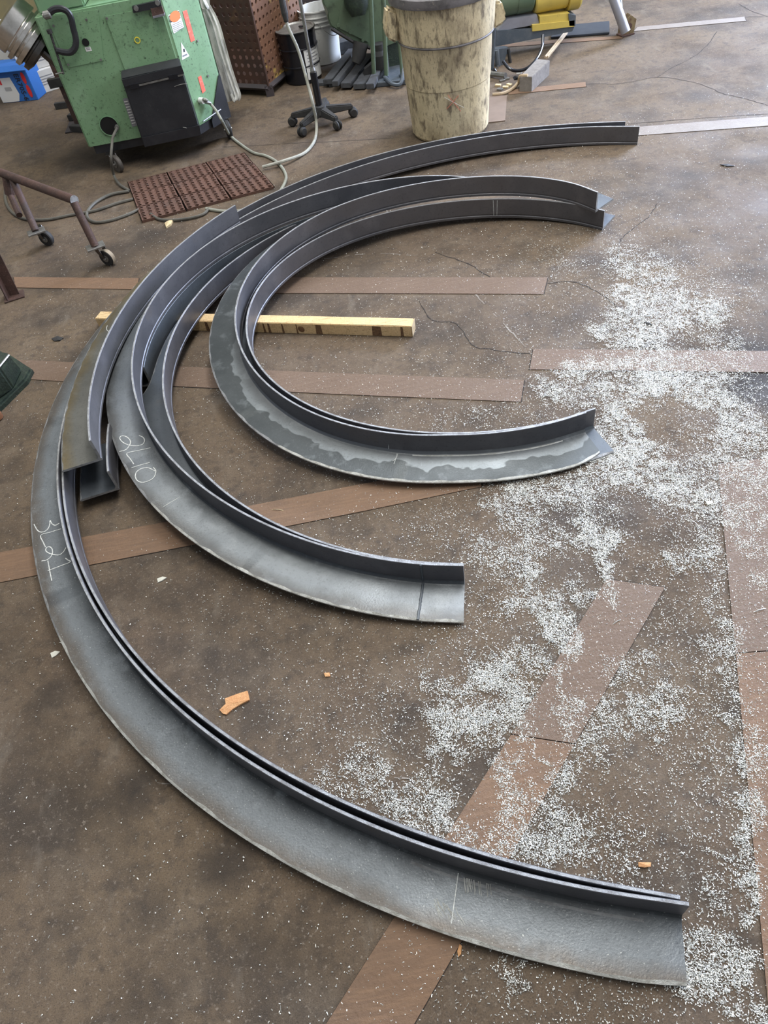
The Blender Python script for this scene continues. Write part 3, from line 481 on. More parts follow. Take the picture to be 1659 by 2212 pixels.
def proj(x,y):
    v=np.stack([x,y,np.full_like(x,-CH)],-1); w=v@CW; return W/2+FPX*(v@CR)/w, H/2+FPX*(v@CD)/w, w
segs=[]
for pts,rad,amp in STR:
    rad=list(rad)+[rad[-1]]*(len(pts)-len(rad))
    for k in range(len(pts)-1): segs.append((*pts[k],*pts[k+1],rad[k],rad[k+1],amp))
def density(x,y):
    px,py,w=proj(x,y); D=np.zeros_like(x)
    # ragged outlines
    wob=(vnoise(x,y,.06,1)-.5)*56+(vnoise(x,y,.022,2)-.5)*34; wob2=(vnoise(x,y,.06,3)-.5)*56+(vnoise(x,y,.022,4)-.5)*34
    sc=np.clip(1.9/w,.45,1.6); px2=px+wob*sc; py2=py+wob2*sc*.7
    for x0,y0,x1,y1,r0,r1,a in segs:
        dx,dy=x1-x0,y1-y0; L=dx*dx+dy*dy+1e-6; t=np.clip(((px2-x0)*dx+(py2-y0)*dy)/L,0,1); rr=r0+(r1-r0)*t
        dd=((px2-x0-dx*t)**2+(py2-y0-dy*t)**2)/rr**2; D=np.maximum(D,a*np.exp(-dd**1.6*.9)) if a>.3 else D+a*.30*np.exp(-dd*.8)*(D<1)
    for x0,y0,x1,y1,r0,a in ((1390,890,1440,930,34,.92),(1450,880,1520,930,30,.8),(1380,1120,1480,1150,40,.85),(1330,1110,1400,1180,34,.7),(1490,1100,1560,1130,14,.5),(1200,1130,1240,1100,16,.5),(1640,800,1680,900,45,.8),(1060,1390,1110,1360,22,.6),(1150,1550,1190,1590,28,.9),(1330,1700,1480,1900,90,.6),(1400,1300,1500,1350,50,.5),(1060,1600,1030,1650,22,.6),(1300,680,1340,660,14,.5),(1560,1170,1580,1300,14,.5)):
        dx,dy=x1-x0,y1-y0; t=np.clip(((px2-x0)*dx+(py2-y0)*dy)/(dx*dx+dy*dy),0,1); dd=((px2-x0-dx*t)**2+(py2-y0-dy*t)**2)/r0**2; D=D*(1-a*np.exp(-dd**1.4))
    n=vnoise(x,y,.045,5)*.35+vnoise(x,y,.018,6)*.35+vnoise(x,y,.009,7)*.3
    D=D*np.clip(.55+2.1*(n-.42),.10,1.25); D=D**1.3
    base=np.clip((px-250)/1400,0.0,1)*np.clip((py-430)/900,0,1)*.028+.002
    base=base*(.3+1.4*vnoise(x,y,.2,8))
    return np.clip(D+base,0,1)
def chips(name,label,cat_,xr,yr,per_m2,seed,maxn):
    g=np.random.default_rng(seed); N=int((xr[1]-xr[0])*(yr[1]-yr[0])*per_m2)
    x=g.uniform(*xr,N); y=g.uniform(*yr,N); gs=.006; gx=np.arange(xr[0],xr[1]+gs,gs); gy=np.arange(yr[0],yr[1]+gs,gs); XX,YY=np.meshgrid(gx,gy,indexing='ij'); DD=density(XX.ravel(),YY.ravel()).reshape(XX.shape)
    keep=g.random(N)<DD[((x-xr[0])/gs+.5).astype(int),((y-yr[0])/gs+.5).astype(int)]; x=x[keep];y=y[keep]
    for key in BAR:   # none under the uprights' footprint
        pass
    n=len(x); print(name,n)
    ang=g.uniform(0,np.pi*2,n); L=g.gamma(2.4,.00038,n)+.0007; wd_=g.uniform(.0004,.0011,n); tilt=g.uniform(-.7,.7,n); bend=g.uniform(.0002,.0016,n)
    z0=g.uniform(.0006,.0032,n)
    c,s=np.cos(ang),np.sin(ang)
    V=np.empty((n,6,3)); 
    for k,(u,v,zb) in enumerate(((-1,-1,0),(-1,1,0),(0,-1,1),(0,1,1),(1,-1,0),(1,1,0))):
        V[:,k,0]=x+c*L*u-s*wd_*v; V[:,k,1]=y+s*L*u+c*wd_*v; V[:,k,2]=z0+bend*zb+tilt*wd_*v+.0005*u*np.sin(ang*3)+.0009
    V[:,:,2]=np.maximum(V[:,:,2],.0003)
    me=bpy.data.meshes.new(name); me.vertices.add(n*6); me.vertices.foreach_set('co',V.reshape(-1))
    b=np.arange(n)*6; F_=np.stack([b,b+1,b+3,b+2,b+2,b+3,b+5,b+4],1).reshape(-1).astype(np.int32)
    me.loops.add(n*8); me.loops.foreach_set('vertex_index',F_); me.polygons.add(n*2); me.polygons.foreach_set('loop_start',np.arange(n*2,dtype=np.int32)*4)
    me.update(calc_edges=True); me.materials.append(M['chip']); o=bpy.data.objects.new(name,me); link(o); o['kind']='stuff'; o['label']=label; o['category']=cat_; return o
chips('metal_shavings','bright metal shavings strewn over the brown floor at right','shavings',(-1.6,3.4),(-.2,4.6),290000,5,0)
# long curls lying among the shavings
for k,(x,y,a,L) in enumerate([(1332,1345,.35,.03),(870,1755,.4,.026),(1560,1545,.2,.03),(1640,1320,.1,.04),(648,1577,.2,.02),(600,1103,-.35,.045),(1410,1225,.9,.022),(1188,1388,.5,.03)]):
    p=at0(x,y); d_=Vector((math.cos(a),math.sin(a),0))*L; bm=BM(); tube(bm,[p-d_*.5+Vector((0,0,.003)),p+Vector((0,.001,.006)),p+d_*.5+Vector((0,0,.003))],.0011,5,4)
    obj('metal_curl',bm,M['shred_pale'] if k==5 else M['chip'],None,['long bright curl of swarf on the orange-brown plank','long curl of swarf just above the big steel arc','long bright curl right of the diagonal floor plank','longest bright curl on the right-hand floor plank','lone bright curl left of the shavings, on bare floor','thin straw-coloured sliver inside the middle arc','short curl near the middle of the densest shavings','curl of swarf at the tip of the narrow shaving streak'][k],'metal curl','long curls of swarf')
# ------------------------------------------------------------ wood shreds and litter
def shard(px,mt,name,label,catg,th=.004,lift=.001):
    P=[at0(*p) for p in px]; c=sum(P,Vector())/len(P); bm=BM(); top=[bm.verts.new((p.x,p.y,lift+th+random.uniform(-.4,.8)*th*.5)) for p in P]; bot=[bm.verts.new((p.x,p.y,lift)) for p in P]; ct=bm.verts.new((c.x,c.y,lift+th*1.7)); n=len(P)
    for i in range(n): bm.faces.new([top[i],top[(i+1)%n],ct]); bm.faces.new([bot[i],bot[(i+1)%n],top[(i+1)%n],top[i]])
    bm.faces.new(bot[::-1]); obj(name,bm,mt,None,label,catg)
shard([(487,1511),(512,1502),(536,1495),(539,1508),(540,1514),(521,1523),(504,1533),(490,1545),(482,1543),(476,1536),(484,1527),(489,1523)],M['shred'],'wood_shred','largest orange-brown torn wood shred, on bare floor inside the big arc','wood shred',.006)
shard([(1378,1864),(1406,1864),(1405,1873),(1392,1875),(1379,1873)],M['shred'],'wood_shred','small orange wood shred at right above the end of the big arc','wood shred')
shard([(993,2040),(998,2044),(996,2062),(990,2068),(988,2055)],M['shred'],'wood_shred','narrow orange wood shred below the big arc by a floor plank','wood shred')
shard([(700,1455),(712,1454),(714,1462),(703,1463)],M['shred'],'wood_shred','tiny orange wood shred on the floor between big and middle arcs','wood shred',.003)
shard([(110,1412),(120,1407),(131,1409),(122,1417),(113,1422)],M['flake'],'paint_flake','pale flake on the floor left of the big arc','flake',.003)
shard([(340,1251),(352,1247),(361,1249),(350,1256),(342,1259)],M['flake'],'paint_flake','pale flake on floor below the middle arc','flake',.003)
shard([(357,485),(368,476),(376,478),(370,488),(360,494)],M['shred_pale'],'wood_sliver','pale curled wood piece beside the rubber mat','wood shred',.01)
shard([(1523,1085),(1538,1084),(1540,1090),(1528,1093)],M['flake'],'paint_flake','white flake among the shavings at right','flake',.004)
shard([(1555,357),(1572,356),(1586,360),(1570,361)],M['rubber'],'dark_scrap','thin dark scrap on bare floor at upper right','scrap',.004)
shard([(112,733),(125,727),(138,731),(130,737),(118,738)],M['rubber'],'dark_scrap','dark scrap on the floor left of the steel stack','scrap',.004)
shard([(1392,697),(1404,700),(1410,704),(1398,703)],M['rubber'],'dark_scrap','small dark scrap among the upper shavings','scrap',.004)
# ------------------------------------------------------------ green bending machine
Pa=Vector((-1.483,5.25,0)); Pb=Vector((-.728,5.244,0)); Pc=Vector((-.53,5.483,0)); Pd=Vector((-.562,5.8,0)); Pe=Vector((-1.44,5.98,0))
mach=thing('bending_machine','green enamelled section bending machine on casters at upper left','machine',(-1.0,5.6,0))
def foot(z,pts=(Pa,Pb,Pc,Pd,Pe),sh=0):
    return [Vector((p.x,p.y,z)) for p in pts]
bm=BM(); prism(bm,foot(.17),(0,0,.74)); bmesh.ops.bevel(bm,geom=[e for e in bm.edges if abs(e.verts[0].co.z-e.verts[1].co.z)>.3],offset=.012,segments=3,affect='EDGES'); obj('body',bm,M['green'],mach,smooth=True)
bm=BM(); prism(bm,[Vector((p.x,p.y+.012,.115)) for p in (Pa+Vector((.03,0,0)),Pb,Pc,Pd,Pe)],(0,0,.056)); obj('base_frame',bm,M['black'],mach)
bm=BM(); prism(bm,[Vector((p.x,p.y,.91)) for p in (Pa+Vector((.02,.02,0)),Pb+Vector((-.02,.02,0)),Pc+Vector((-.02,.0,0)),Pd+Vector((-.02,-.02,0)),Pe+Vector((.02,-.02,0)))],(0,0,.006)); obj('top_plate',bm,M['green_light'],mach)
# raised housing on the left of the deck
bm=BM(); prism(bm,[Vector((-1.45,5.27,.915)),Vector((-1.17,5.27,.915)),Vector((-1.15,5.85,.915)),Vector((-1.42,5.85,.915))],(0,0,.26)); bmesh.ops.bevel(bm,geom=list(bm.edges),offset=.01,segments=2,affect='EDGES'); obj('housing',bm,M['green_light'],mach)
for i,(x,y,r) in enumerate(((-1.02,5.42,.075),(-.86,5.62,.075),(-.98,5.75,.07))):
    bm=BM(); lathe(bm,[(r*.9,.916),(r,.925),(r,.97),(r*.8,.975),(r*.8,.985),(r,.99),(r,1.03),(r*.5,1.035),(r*.45,1.07)],(x,y,0),n=28,capt=True); obj('roller',bm,M['roller_dark'],mach,smooth=True)
FA,FB=(-1.483,5.25),(-.728,5.244); CA,CB=(-.728,5.244),(-.53,5.483)
def face(px,off=.004,side=False): return onP(*px,*( (CA,CB) if side else (FA,FB)),off)
NF=Vector((0,-1,0)); NS=Vector((.77,-.637,0))
def sticker(px,mt,name,side=False,th=.0012,par=mach,off=0.0): 
    n=NS if side else NF
    P=[face(p,0,side)+n*(.0008+off) for p in px]; bm=BM(); prism(bm,P,n*th); return obj(name,bm,mt,par)
pnl=sticker([(100,36),(212,20),(224,130),(148,146)],M['green'],'cover_panel',th=.004)
pn2=sticker([(227,35),(328,15),(364,137),(275,163)],M['green'],'cover_panel',th=.005)
sticker([(112,40),(138,34),(143,46),(117,52)],M['green_light'],'raised_strip',th=.002)
for px in ((187,42),(116,55),(218,128),(148,139),(231,39),(358,138),(273,160)):
    bm=BM(); disc(bm,face(px)+NF*.006,.007,NF,.005,8); obj('screw',bm,M['zinc'],mach)
for px in ((426,88),(448,164)):
    bm=BM(); disc(bm,face(px,0,True)+NS*.002,.007,NS,.005,8); obj('screw',bm,M['zinc'],mach)
bm=BM(); disc(bm,face((185,91))+NF*.0045,.021,NF,.001,20); obj('port_hole_disc',bm,M['hole'],mach)  # no hole cut: flat disc with its inner shade painted black
bm=BM(); disc(bm,face((236,272)),.058,NF,.001,28); ph=obj('cable_port_disc',bm,M['hole'],mach)  # flat disc as well, the dark inside of the port is only colour
bm=BM(); lathe(bm,[(.062,0),(.062,.004),(.057,.004),(.057,0)],face((236,272)),NF,28,capb=False); obj('port_rim',bm,M['green_light'],mach)
bm=BM(); disc(bm,face((253,273))+NF*.0,.014,NF,.03,12); obj('cable_gland',bm,M['zinc'],mach)
sticker([(183,102),(195,100),(199,109),(187,111)],M['paper'],'label',th=.001,off=.004)
for a,b in (((186,103),(194,101.6)),((187,106),(195,104.5))): sticker([a,b,(b[0]+.3,b[1]+1.4),(a[0]+.3,a[1]+1.4)],M['ink_grey'],'print_line',th=.0004,off=.0055)
bm=BM(); lathe(bm,[(.018,0),(.018,.0015),(.013,.0015),(.013,0)],face((297,86))+NF*.007,NF,24,capb=False); obj('yellow_ring_mark',bm,M['yellow_plain'],mach)
sticker([(265,213),(276,211),(297,271),(286,274)],M['ink_grey'],'rating_plate',th=.0015)
for k in range(9):
    a=(268+k*2.05,219+k*5.8); sticker([a,(a[0]+8,a[1]-1.6),(a[0]+8.6,a[1]+.2),(a[0]+.6,a[1]+1.8)],M['paper'],'print_line',th=.0004,off=.002)
# black hanging bin on the front
X=lambda px,Y: onY(*px,Y)
q=[X((262,171),5.17),X((389,143),5.17),X((434,293),5.155),X((312,318),5.155)]
bk=[Vector((p.x,5.243,p.z)) for p in q]
hb=BM(); hexa(hb,[q[3],q[2],bk[2],bk[3],q[0],q[1],bk[1]+Vector((0,0,.03)),bk[0]+Vector((0,0,.03))],.006); obj('chip_box',hb,M['black'],mach)
q2=[X((263,172),5.162),X((391,141),5.162),X((398,158),5.162),X((270,187),5.162)]; bm=BM(); prism(bm,q2,(0,-.006,0)); obj('box_lid',bm,M['black'],mach)
bm=BM(); prism(bm,[X((280,187),5.16),X((396,159),5.16),X((397,163),5.16),X((281,191),5.16)],(0,-.003,0)); obj('worn_lip',bm,M['zinc'],mach)
for px in ((290,185),(374,165)):
    c=X(px,5.158); bm=BM(); box(bm,c-Vector((.03,.005,.018)),c+Vector((.03,.003,.012)),bev=.002); obj('hinge',bm,M['black_gloss'],mach)
q3=[X((308,297),5.15),X((431,270),5.15),X((434,291),5.15),X((313,317),5.15)]; bm=BM(); prism(bm,q3,(0,-.006,0)); obj('lower_flap',bm,M['black'],mach)
for x0,y0,x1,y1 in ((352,300,386,291),(395,275,410,280),(377,187,404,181)):
    p0=X((x0,y0),5.147 if y0>200 else 5.162);p1=X((x1,y1),5.147 if y0>200 else 5.162); bm=BM(); tube(bm,[p0,(p0+p1)/2+Vector((0,0,.004)),p1],.0016,5,3); obj('scratch_mark',bm,M['zinc'],mach)
# black guard on the right corner and stickers
_u=(Pc-Pb).normalized(); bm=BM(); prism(bm,[Pb+_u*d_+Vector((0,0,z_)) for d_,z_ in ((.125,.155),(.30,.375),(.315,.375),(.315,.112),(.12,.112))],NS*.008); obj('corner_guard',bm,M['black'],mach)
bm=BM(); prism(bm,[Pc+Vector((0,0,z_))+(Pd-Pc)*f_ for f_,z_ in ((0,.375),(1,.42),(1,.112),(0,.112))],(.008,0,0)); obj('side_guard',bm,M['black'],mach)
bm=BM(); a=face((436,262),0,True); b=face((474,236),0,True); tube(bm,[a+NS*.012,b+NS*.012],.004,6); obj('guard_rib',bm,M['silver'],mach)
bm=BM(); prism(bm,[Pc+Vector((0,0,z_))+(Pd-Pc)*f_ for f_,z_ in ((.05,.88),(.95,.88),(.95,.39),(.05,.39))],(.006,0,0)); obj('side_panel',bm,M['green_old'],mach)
sticker([(363,33),(386,22),(397,58),(375,73)],M['paper'],'warning_label',True)
sticker([(364.5,34),(386,23.5),(389.5,39),(368,49)],M['ink'],'label_field',True,.0005,off=.0014)
c=(face((368.5,36),0,True)+face((386,35),0,True))/2+NS*.003
bm=BM(); u_=(Vector(CB).to_3d()-Vector(CA).to_3d()).normalized(); vs=[c+u_*.047*math.cos(k*math.pi/10)+Vector((0,0,.027*math.sin(k*math.pi/10))) for k in range(20)]; prism(bm,vs,NS*.0006); obj('label_oval',bm,M['orange'],mach)
for k in range(5):
    a=(371+k*1.1,54+k*3.6); sticker([a,(a[0]+20,a[1]-9),(a[0]+20.3,a[1]-8),(a[0]+.3,a[1]+1)],M['ink_grey'],'print_line',True,.0004,off=.0015)
sticker([(394,25),(403,21),(421,87),(412,91)],M['redlabel'],'red_label',True)
sticker([(427,167),(434,163),(444,196),(437,202)],M['redlabel'],'red_label',True)
tl=sticker([(390.5,91),(409,121),(393,130)],M['paper'],'triangle_label',True)
sticker([(395,106),(398,105),(399,112),(396,113)],M['ink'],'triangle_symbol',True,.0005,off=.0015)
sticker([(393.5,120),(403,116),(404,119),(394,123)],M['ink_grey'],'print_line',True,.0005,off=.0015)
# bracket at the upper front
sticker([(286,12),(346,-2),(350,13),(289,26)],M['black'],'bracket',th=.025)
for px in ((295,15),(341,3)):
    bm=BM(); disc(bm,face(px)+NF*.03,.014,NF,.006,12); obj('bolt',bm,M['zinc'],mach)
sticker([(326,16),(350,11),(357,31),(331,36)],M['rust'],'latch_block',th=.03)
sticker([(331,32),(356,26),(357,30),(332,36)],M['silver'],'latch_edge',th=.04)
def caster(root,p,r,w,az,mw,mf='roller_dark',top=None,name='caster'):
    """wheel centre p, wheel plane direction az"""
    d=Vector((math.cos(az),math.sin(az),0)); n=Vector((-d.y,d.x,0)); p=Vector(p)
    bm=BM(); lathe(bm,[(r*.5,-w*.5),(r*.92,-w*.5),(r,-w*.3),(r,w*.3),(r*.92,w*.5),(r*.5,w*.5)],p,n,24,capt=True); wh=obj(name,bm,M[mw],root,smooth=True)
    bm=BM(); disc(bm,p-n*w*.62,r*.42,n,w*1.24,14); obj('hub',bm,M['zinc'],wh)
    zt=top if top else p.z+r*1.25
    bm=BM()
    for s in (-1,1):
        a=p+n*s*w*.75; t0=Vector((p.x,p.y,0))-d*r*.8
        prism(bm,[a+Vector((0,0,-r*.12)),a+d*r*.15,Vector((a.x,a.y,0))-d*r*.35+Vector((0,0,zt)),Vector((a.x,a.y,0))-d*r*1.2+Vector((0,0,zt)),a-d*r*.2],n*s*.003)
    box(bm,Vector((p.x,p.y,zt-.002))-d*r*.8-Vector((r*.5,r*.5,0)),Vector((p.x,p.y,zt+.004))-d*r*.8+Vector((r*.5,r*.5,0)))
    obj('fork',bm,M[mf],wh)
    bm=BM(); disc(bm,p-n*w*.95,r*.16,n,w*1.9,10); obj('axle',bm,M['zinc'],wh)
caster(mach,(-1.33,5.2,.055),.055,.03,R(-50),'caster',top=.113)
caster(mach,(-.56,5.42,.058),.058,.03,R(-75),'rubber',top=.117)
caster(mach,(-1.36,5.85,.055),.055,.03,R(200),'caster',top=.113)
caster(mach,(-.62,5.85,.055),.055,.03,R(20),'caster',top=.113)
# C clamp hanging on the front of the machine
cl=thing('c_clamp','dark iron C-clamp hanging on the green machine front','clamp',(-1.33,5.22,.6))
Yc=5.205
cp=[X(p,Yc) for p in ((107,27),(118,20),(132,19),(145,25),(153,38),(158,60),(164,85),(162,103),(152,113),(138,113),(122,109))]
bm=BM(); tube(bm,cp,.0135,8,4,flat=1.35); obj('frame',bm,M['black'],cl,smooth=True)
bm=BM(); lathe(bm,[(.014,0),(.022,.006),(.022,.04),(.01,.05)],X((110,30),Yc),(X((100,30),Yc)-X((116,26),Yc)),12,capt=True); obj('fixed_jaw',bm,M['zinc'],cl,smooth=True)
bm=BM(); a=X((108,69),Yc);b=X((137,160),Yc); n_=60
tube(bm,[a+(b-a)*k/n_ for k in range(n_+1)],[.008 if k%2 else .0065 for k in range(n_+1)],8); obj('screw_spindle',bm,M['rubber'],cl)
bm=BM(); tube(bm,[X((120,160),Yc-.02),X((137,156),Yc-.02)],.004,6); obj('handle_bar',bm,M['zinc'],cl)
bm=BM(); disc(bm,X((107,68),Yc)-Vector((0,0,.01)),.016,(0,0,1),.02,12); obj('swivel_pad',bm,M['rubber'],cl)
# stack of ring rollers jutting out at the left
dr=mach
a=onY(10,38,5.42); b=onY(92,108,5.42); ax=(b-a); L_=ax.length; ax.normalize()
prof=[[(.05,-.01),(.13,0),(.145,.01),(.145,.10),(.14,.11)],[(.125,.11),(.125,.125),(.15,.13),(.15,.155),(.13,.165)],[(.12,.165),(.12,.18),(.145,.185),(.145,.215),(.125,.225)],[(.115,.225),(.115,.235),(.135,.24),(.135,.275),(.10,.29)]]
for i,pf in enumerate(prof):
    bm=BM(); lathe(bm,[(r*1.15,z*L_/.28) for r,z in pf],a,ax,36,capt=True); obj('ring_roller',bm,M['chrome'] if i in (0,1,2) else M['roller_dark'],dr,smooth=True)
bm=BM(); tube(bm,[a+ax*(L_*.9),b+ax*.16],.035,14); obj('shaft',bm,M['roller_dark'],dr)
bm=BM(); box(bm,(-1.56,5.44,.62),(-1.485,5.62,.86),bev=.006); obj('bearing_block',bm,M['rust'],dr)
# cartons at the far left
def carton(P,h,mt,name,label,root=None):
    pass
bl=thing('wire_box','blue carton of welding wire with white label, at far left','carton',(-2.4,7.3,0))
g0=at(83,216,0);g1=at(20,222,0); g1=g0+(g1-g0).normalized()*.34; dd=(g0-g1).normalized(); bk_=Vector((-dd.y,dd.x,0)); hB=.27
gR=at(93,206,0)
bm=BM(); box_pts=[g1,g0,g0+bk_*.2,g1+bk_*.2]; hexa(bm,box_pts+[p+Vector((0,0,hB)) for p in box_pts],.004); obj('carton_body',bm,M['blue'],bl)
lab=lambda s,z:g1+dd*s-bk_*.0012+Vector((0,0,z))
bm=BM(); prism(bm,[lab(.0,.005),lab(.16,.005),lab(.19,.06),lab(.17,.19),lab(.0,.19)],-bk_*.001); obj('white_label',bm,M['paper'],bl)
for s in (.03,.055): bm=BM(); prism(bm,[lab(s,.14),lab(s+.018,.14),lab(s+.018,.18),lab(s,.18)],-bk_*.002); obj('red_bar',bm,M['red'],bl)
bm=BM(); [box(bm,lab(.08+k*.009,.09)-Vector((0,.0035,0)),lab(.08+k*.009+.004,.12)-Vector((0,.0025,0))) for k in range(7)]; obj('bar_code_lines',bm,M['ink_grey'],bl)
def text(s,size,org,xd,zd,mt,parent,name='lettering',ext=.001):
    cu=bpy.data.curves.new('tmp','FONT'); cu.body=s; cu.size=size; cu.extrude=ext; cu.align_x='CENTER'; cu.align_y='CENTER'; cu.resolution_u=2
    o=bpy.data.objects.new('tmp',cu); scene.collection.objects.link(o); bpy.context.view_layer.update()
    dg=bpy.context.evaluated_depsgraph_get(); me=bpy.data.meshes.new_from_object(o.evaluated_get(dg)); 
    xd=Vector(xd).normalized(); zd=Vector(zd).normalized(); nd=xd.cross(zd); Mx=Matrix((xd,zd,nd)).transposed().to_4x4(); Mx.translation=Vector(org); me.transform(Mx)
    bpy.data.objects.remove(o); bm=BM(); bm.from_mesh(me); bpy.data.meshes.remove(me); return obj(name,bm,mt,parent)
text('ER70S-6',.062,g1+dd*.235-bk_*.003+Vector((0,0,.11)),(0,0,-1),dd,M['ink'],bl)
for zc,wl in ((.175,.045),(.075,.05)):
    bm=BM(); vs=[g1+dd*(.295+.018*math.cos(k*math.pi/8))-bk_*.002+Vector((0,0,zc+wl*math.sin(k*math.pi/8))) for k in range(16)]; prism(bm,vs,-bk_*.001); obj('red_badge',bm,M['red'],bl)
bm=BM(); prism(bm,[g1+Vector((0,0,hB)),g0+Vector((0,0,hB)),g0+Vector((.02,-.05,hB-.03)),g1+Vector((.02,-.05,hB-.03))],(0,0,.004)); obj('lid_flap',bm,M['blue'],bl)
def crt(p,w_,d_,h_,rot,label):
    t=thing('carton',label,'carton',(p.x,p.y,p.z),'white cartons at far left'); bm=BM(); box(bm,p-Vector((w_/2,d_/2,0)),p+Vector((w_/2,d_/2,h_)),rot,c=p,bev=.004); obj('carton_body',bm,M['carton'],t)
    bm=BM(); box(bm,p+Vector((-w_/2-.001,-.02,h_-.001)),p+Vector((w_/2+.001,.02,h_+.001)),rot,c=p); obj('packing_tape',bm,M['paper'],t)
    for k in range(4):
        bm=BM(); box(bm,p+Vector((-w_*.3,-d_/2-.0015,h_*.35+k*.02)),p+Vector((w_*.3-k*.01,-d_/2,h_*.35+k*.02+.006)),rot,c=p); obj('print_line',bm,M['ink_grey'],t)
crt(at(100,200,0)+Vector((.0,.12,0)),.30,.24,.17,R(24),'white carton on the floor just right of the blue one')
crt(at(100,200,0)+Vector((-.03,.16,.172)),.28,.24,.15,R(16),'white carton on top of another, right of the blue one')
crt(at(18,212,0)+Vector((-.05,.42,0)),.42,.28,.46,R(-10),'tallest white carton, behind the blue one')
bm=BM(); box(bm,(-2.95,6.98,0),(-2.66,7.2,.07),R(20),bev=.004); obj('small_blue_carton',bm,M['blue'],None,'small blue carton corner at the left edge','carton')
# dark steel lengths stacked behind the machine
for k,(x0,y0,x1,y1,z,w_,lb) in enumerate(((112,246,160,240,.02,.04,'narrow dark bar poking out left of the green machine, furthest back of three'),(140,272,190,268,.02,.05,'dark flat bar stub under the green machine corner'),(145,298,196,300,.015,.05,'blackened bar end by the green machine caster'))):
    a=at(x0,y0,z);b=at(x1,y1,z); d_=(b-a).normalized(); b=a+d_*.5; s=Vector((-d_.y,d_.x,0))*w_
    z0=0 if k<3 else z-.05
    a=a+Vector((0,.30 if k>2 else .15,0)); b=b+Vector((0,.30 if k>2 else .15,0))
    bm=BM(); hexa(bm,[Vector((p.x,p.y,z0)) for p in (a,b,b+s,a+s)]+[Vector((p.x,p.y,z0+.045)) for p in (a,b,b+s,a+s)],.003); obj('steel_bar',bm,M['rubber'],None,lb,'steel bar','odd steel bars beside the green machine')
rf=thing('rusty_post','rusty steel post frame standing behind the left edge of the green machine','post',(-1.72,6.25,0))
bm=BM(); box(bm,(-1.78,6.2,.01),(-1.68,6.3,.72),bev=.004); obj('upright',bm,M['rust'],rf)
bm=BM(); box(bm,(-1.86,6.14,0),(-1.6,6.36,.012),bev=.003); obj('base_plate',bm,M['crate_dark'],rf)
bm=BM(); box(bm,(-1.84,6.18,.30),(-1.62,6.22,.36),bev=.003); obj('cross_bar',bm,M['rubber'],rf)

# ------------------------------------------------------------ perforated crates
cr=thing('perforated_crate','rusty brown steel crate with punched round holes, behind the machine','crate',(-.5,6.6,0))
c0=Vector((-.245,6.09,.07)); ul=Vector((-.81,.585,0)).normalized(); ur=Vector((.50,.866,0)).normalized(); HC=.60
bm=BM(); perf(bm,c0,ul*.98,Vector((0,0,HC)),17,11,.27,Vector((.002,.008,0))); obj('front_sheet',bm,M['crate'],cr)
bm=BM(); perf(bm,c0,ur*.75,Vector((0,0,HC)),13,11,.25,Vector((-.008,.002,0))); obj('side_sheet',bm,M['crate_side'],cr)
bm=BM(); c1=c0+ul*.97+ur*.0; prism(bm,[c0+ur*.02+ul*.02,c0+ul*.96+ur*.02,c0+ul*.96+ur*.73,c0+ur*.73+ul*.02],(0,0,.006)); obj('floor_sheet',bm,M['crate'],cr)
bm=BM(); prism(bm,[c0+ul*.98,c0+ul*.98+ur*.75,c0+ul*.98+ur*.75+Vector((0,0,HC)),c0+ul*.98+Vector((0,0,HC))],ul*.004); obj('left_sheet',bm,M['crate'],cr)
bm=BM(); prism(bm,[c0+ur*.75,c0+ul*.98+ur*.75,c0+ul*.98+ur*.75+Vector((0,0,HC)),c0+ur*.75+Vector((0,0,HC))],ur*.004); obj('rear_sheet',bm,M['crate'],cr)
for p,q in ((c0,c0+ul*.98),(c0,c0+ur*.75)):
    bm=BM(); tube(bm,[p+Vector((0,0,HC)),q+Vector((0,0,HC))],.012,4); obj('top_rail',bm,M['crate'],cr)
    bm=BM(); tube(bm,[p-Vector((0,0,.01)),q-Vector((0,0,.01))],.022,4); obj('bottom_rail',bm,M['crate_dark'],cr)
for p in (c0,c0+ul*.95,c0+ur*.72,c0+ur*.72+ul*.95):
    bm=BM(); box(bm,(p.x-.03,p.y-.005,0),(p.x+.03,p.y+.055,.075)); obj('foot',bm,M['crate_dark'],cr)
bm=BM(); tube(bm,[c0,c0+Vector((0,0,HC))],.010,4); obj('corner_post',bm,M['crate'],cr)
# tangle of white and dark slings on top of the crate, each its own thing
for k in range(7):
    p=c0+ul*(.28+.09*k)+ur*.03+Vector((0,0,HC+.01)); bm=BM(); s=random.uniform(-.04,.04)
    tube(bm,[p+Vector((s,.10,-.06)),p+Vector((0,.03,.02)),p+Vector((-.02,-.01,.05)),p+Vector((.02,-.02,-.01 if k%2 else -.03))],.012,8,5,flat=.5)
    obj('sling_loop',bm,M['sling'] if k%3 else M['rubber'],None,['leftmost','second from left','third from left','middle','third from right','second from right','rightmost'][k]+' sling loop heaped along the top edge of the rusty crate' ,'sling','sling loops on the crate top')
c2=Vector((-.02,7.5,.03)); cr2=thing('perforated_bin','dark perforated steel crate standing behind the white pail','crate',(.3,7.7,0))
bm=BM(); perf(bm,c2,(.95,-.12,0),(0,0,.7),22,16,.25,Vector((0,.006,0))); obj('front_sheet',bm,M['crate_dark'],cr2)
bm=BM(); box(bm,(-.02,7.52,.0),(.93,8.0,.03)); obj('base_tray',bm,M['crate_dark'],cr2)
bm=BM(); box(bm,(-.02,7.52,.03),(-.01,8.0,.73)); box(bm,(.92,7.42,.03),(.93,8.0,.73)); obj('end_sheets',bm,M['crate_dark'],cr2)
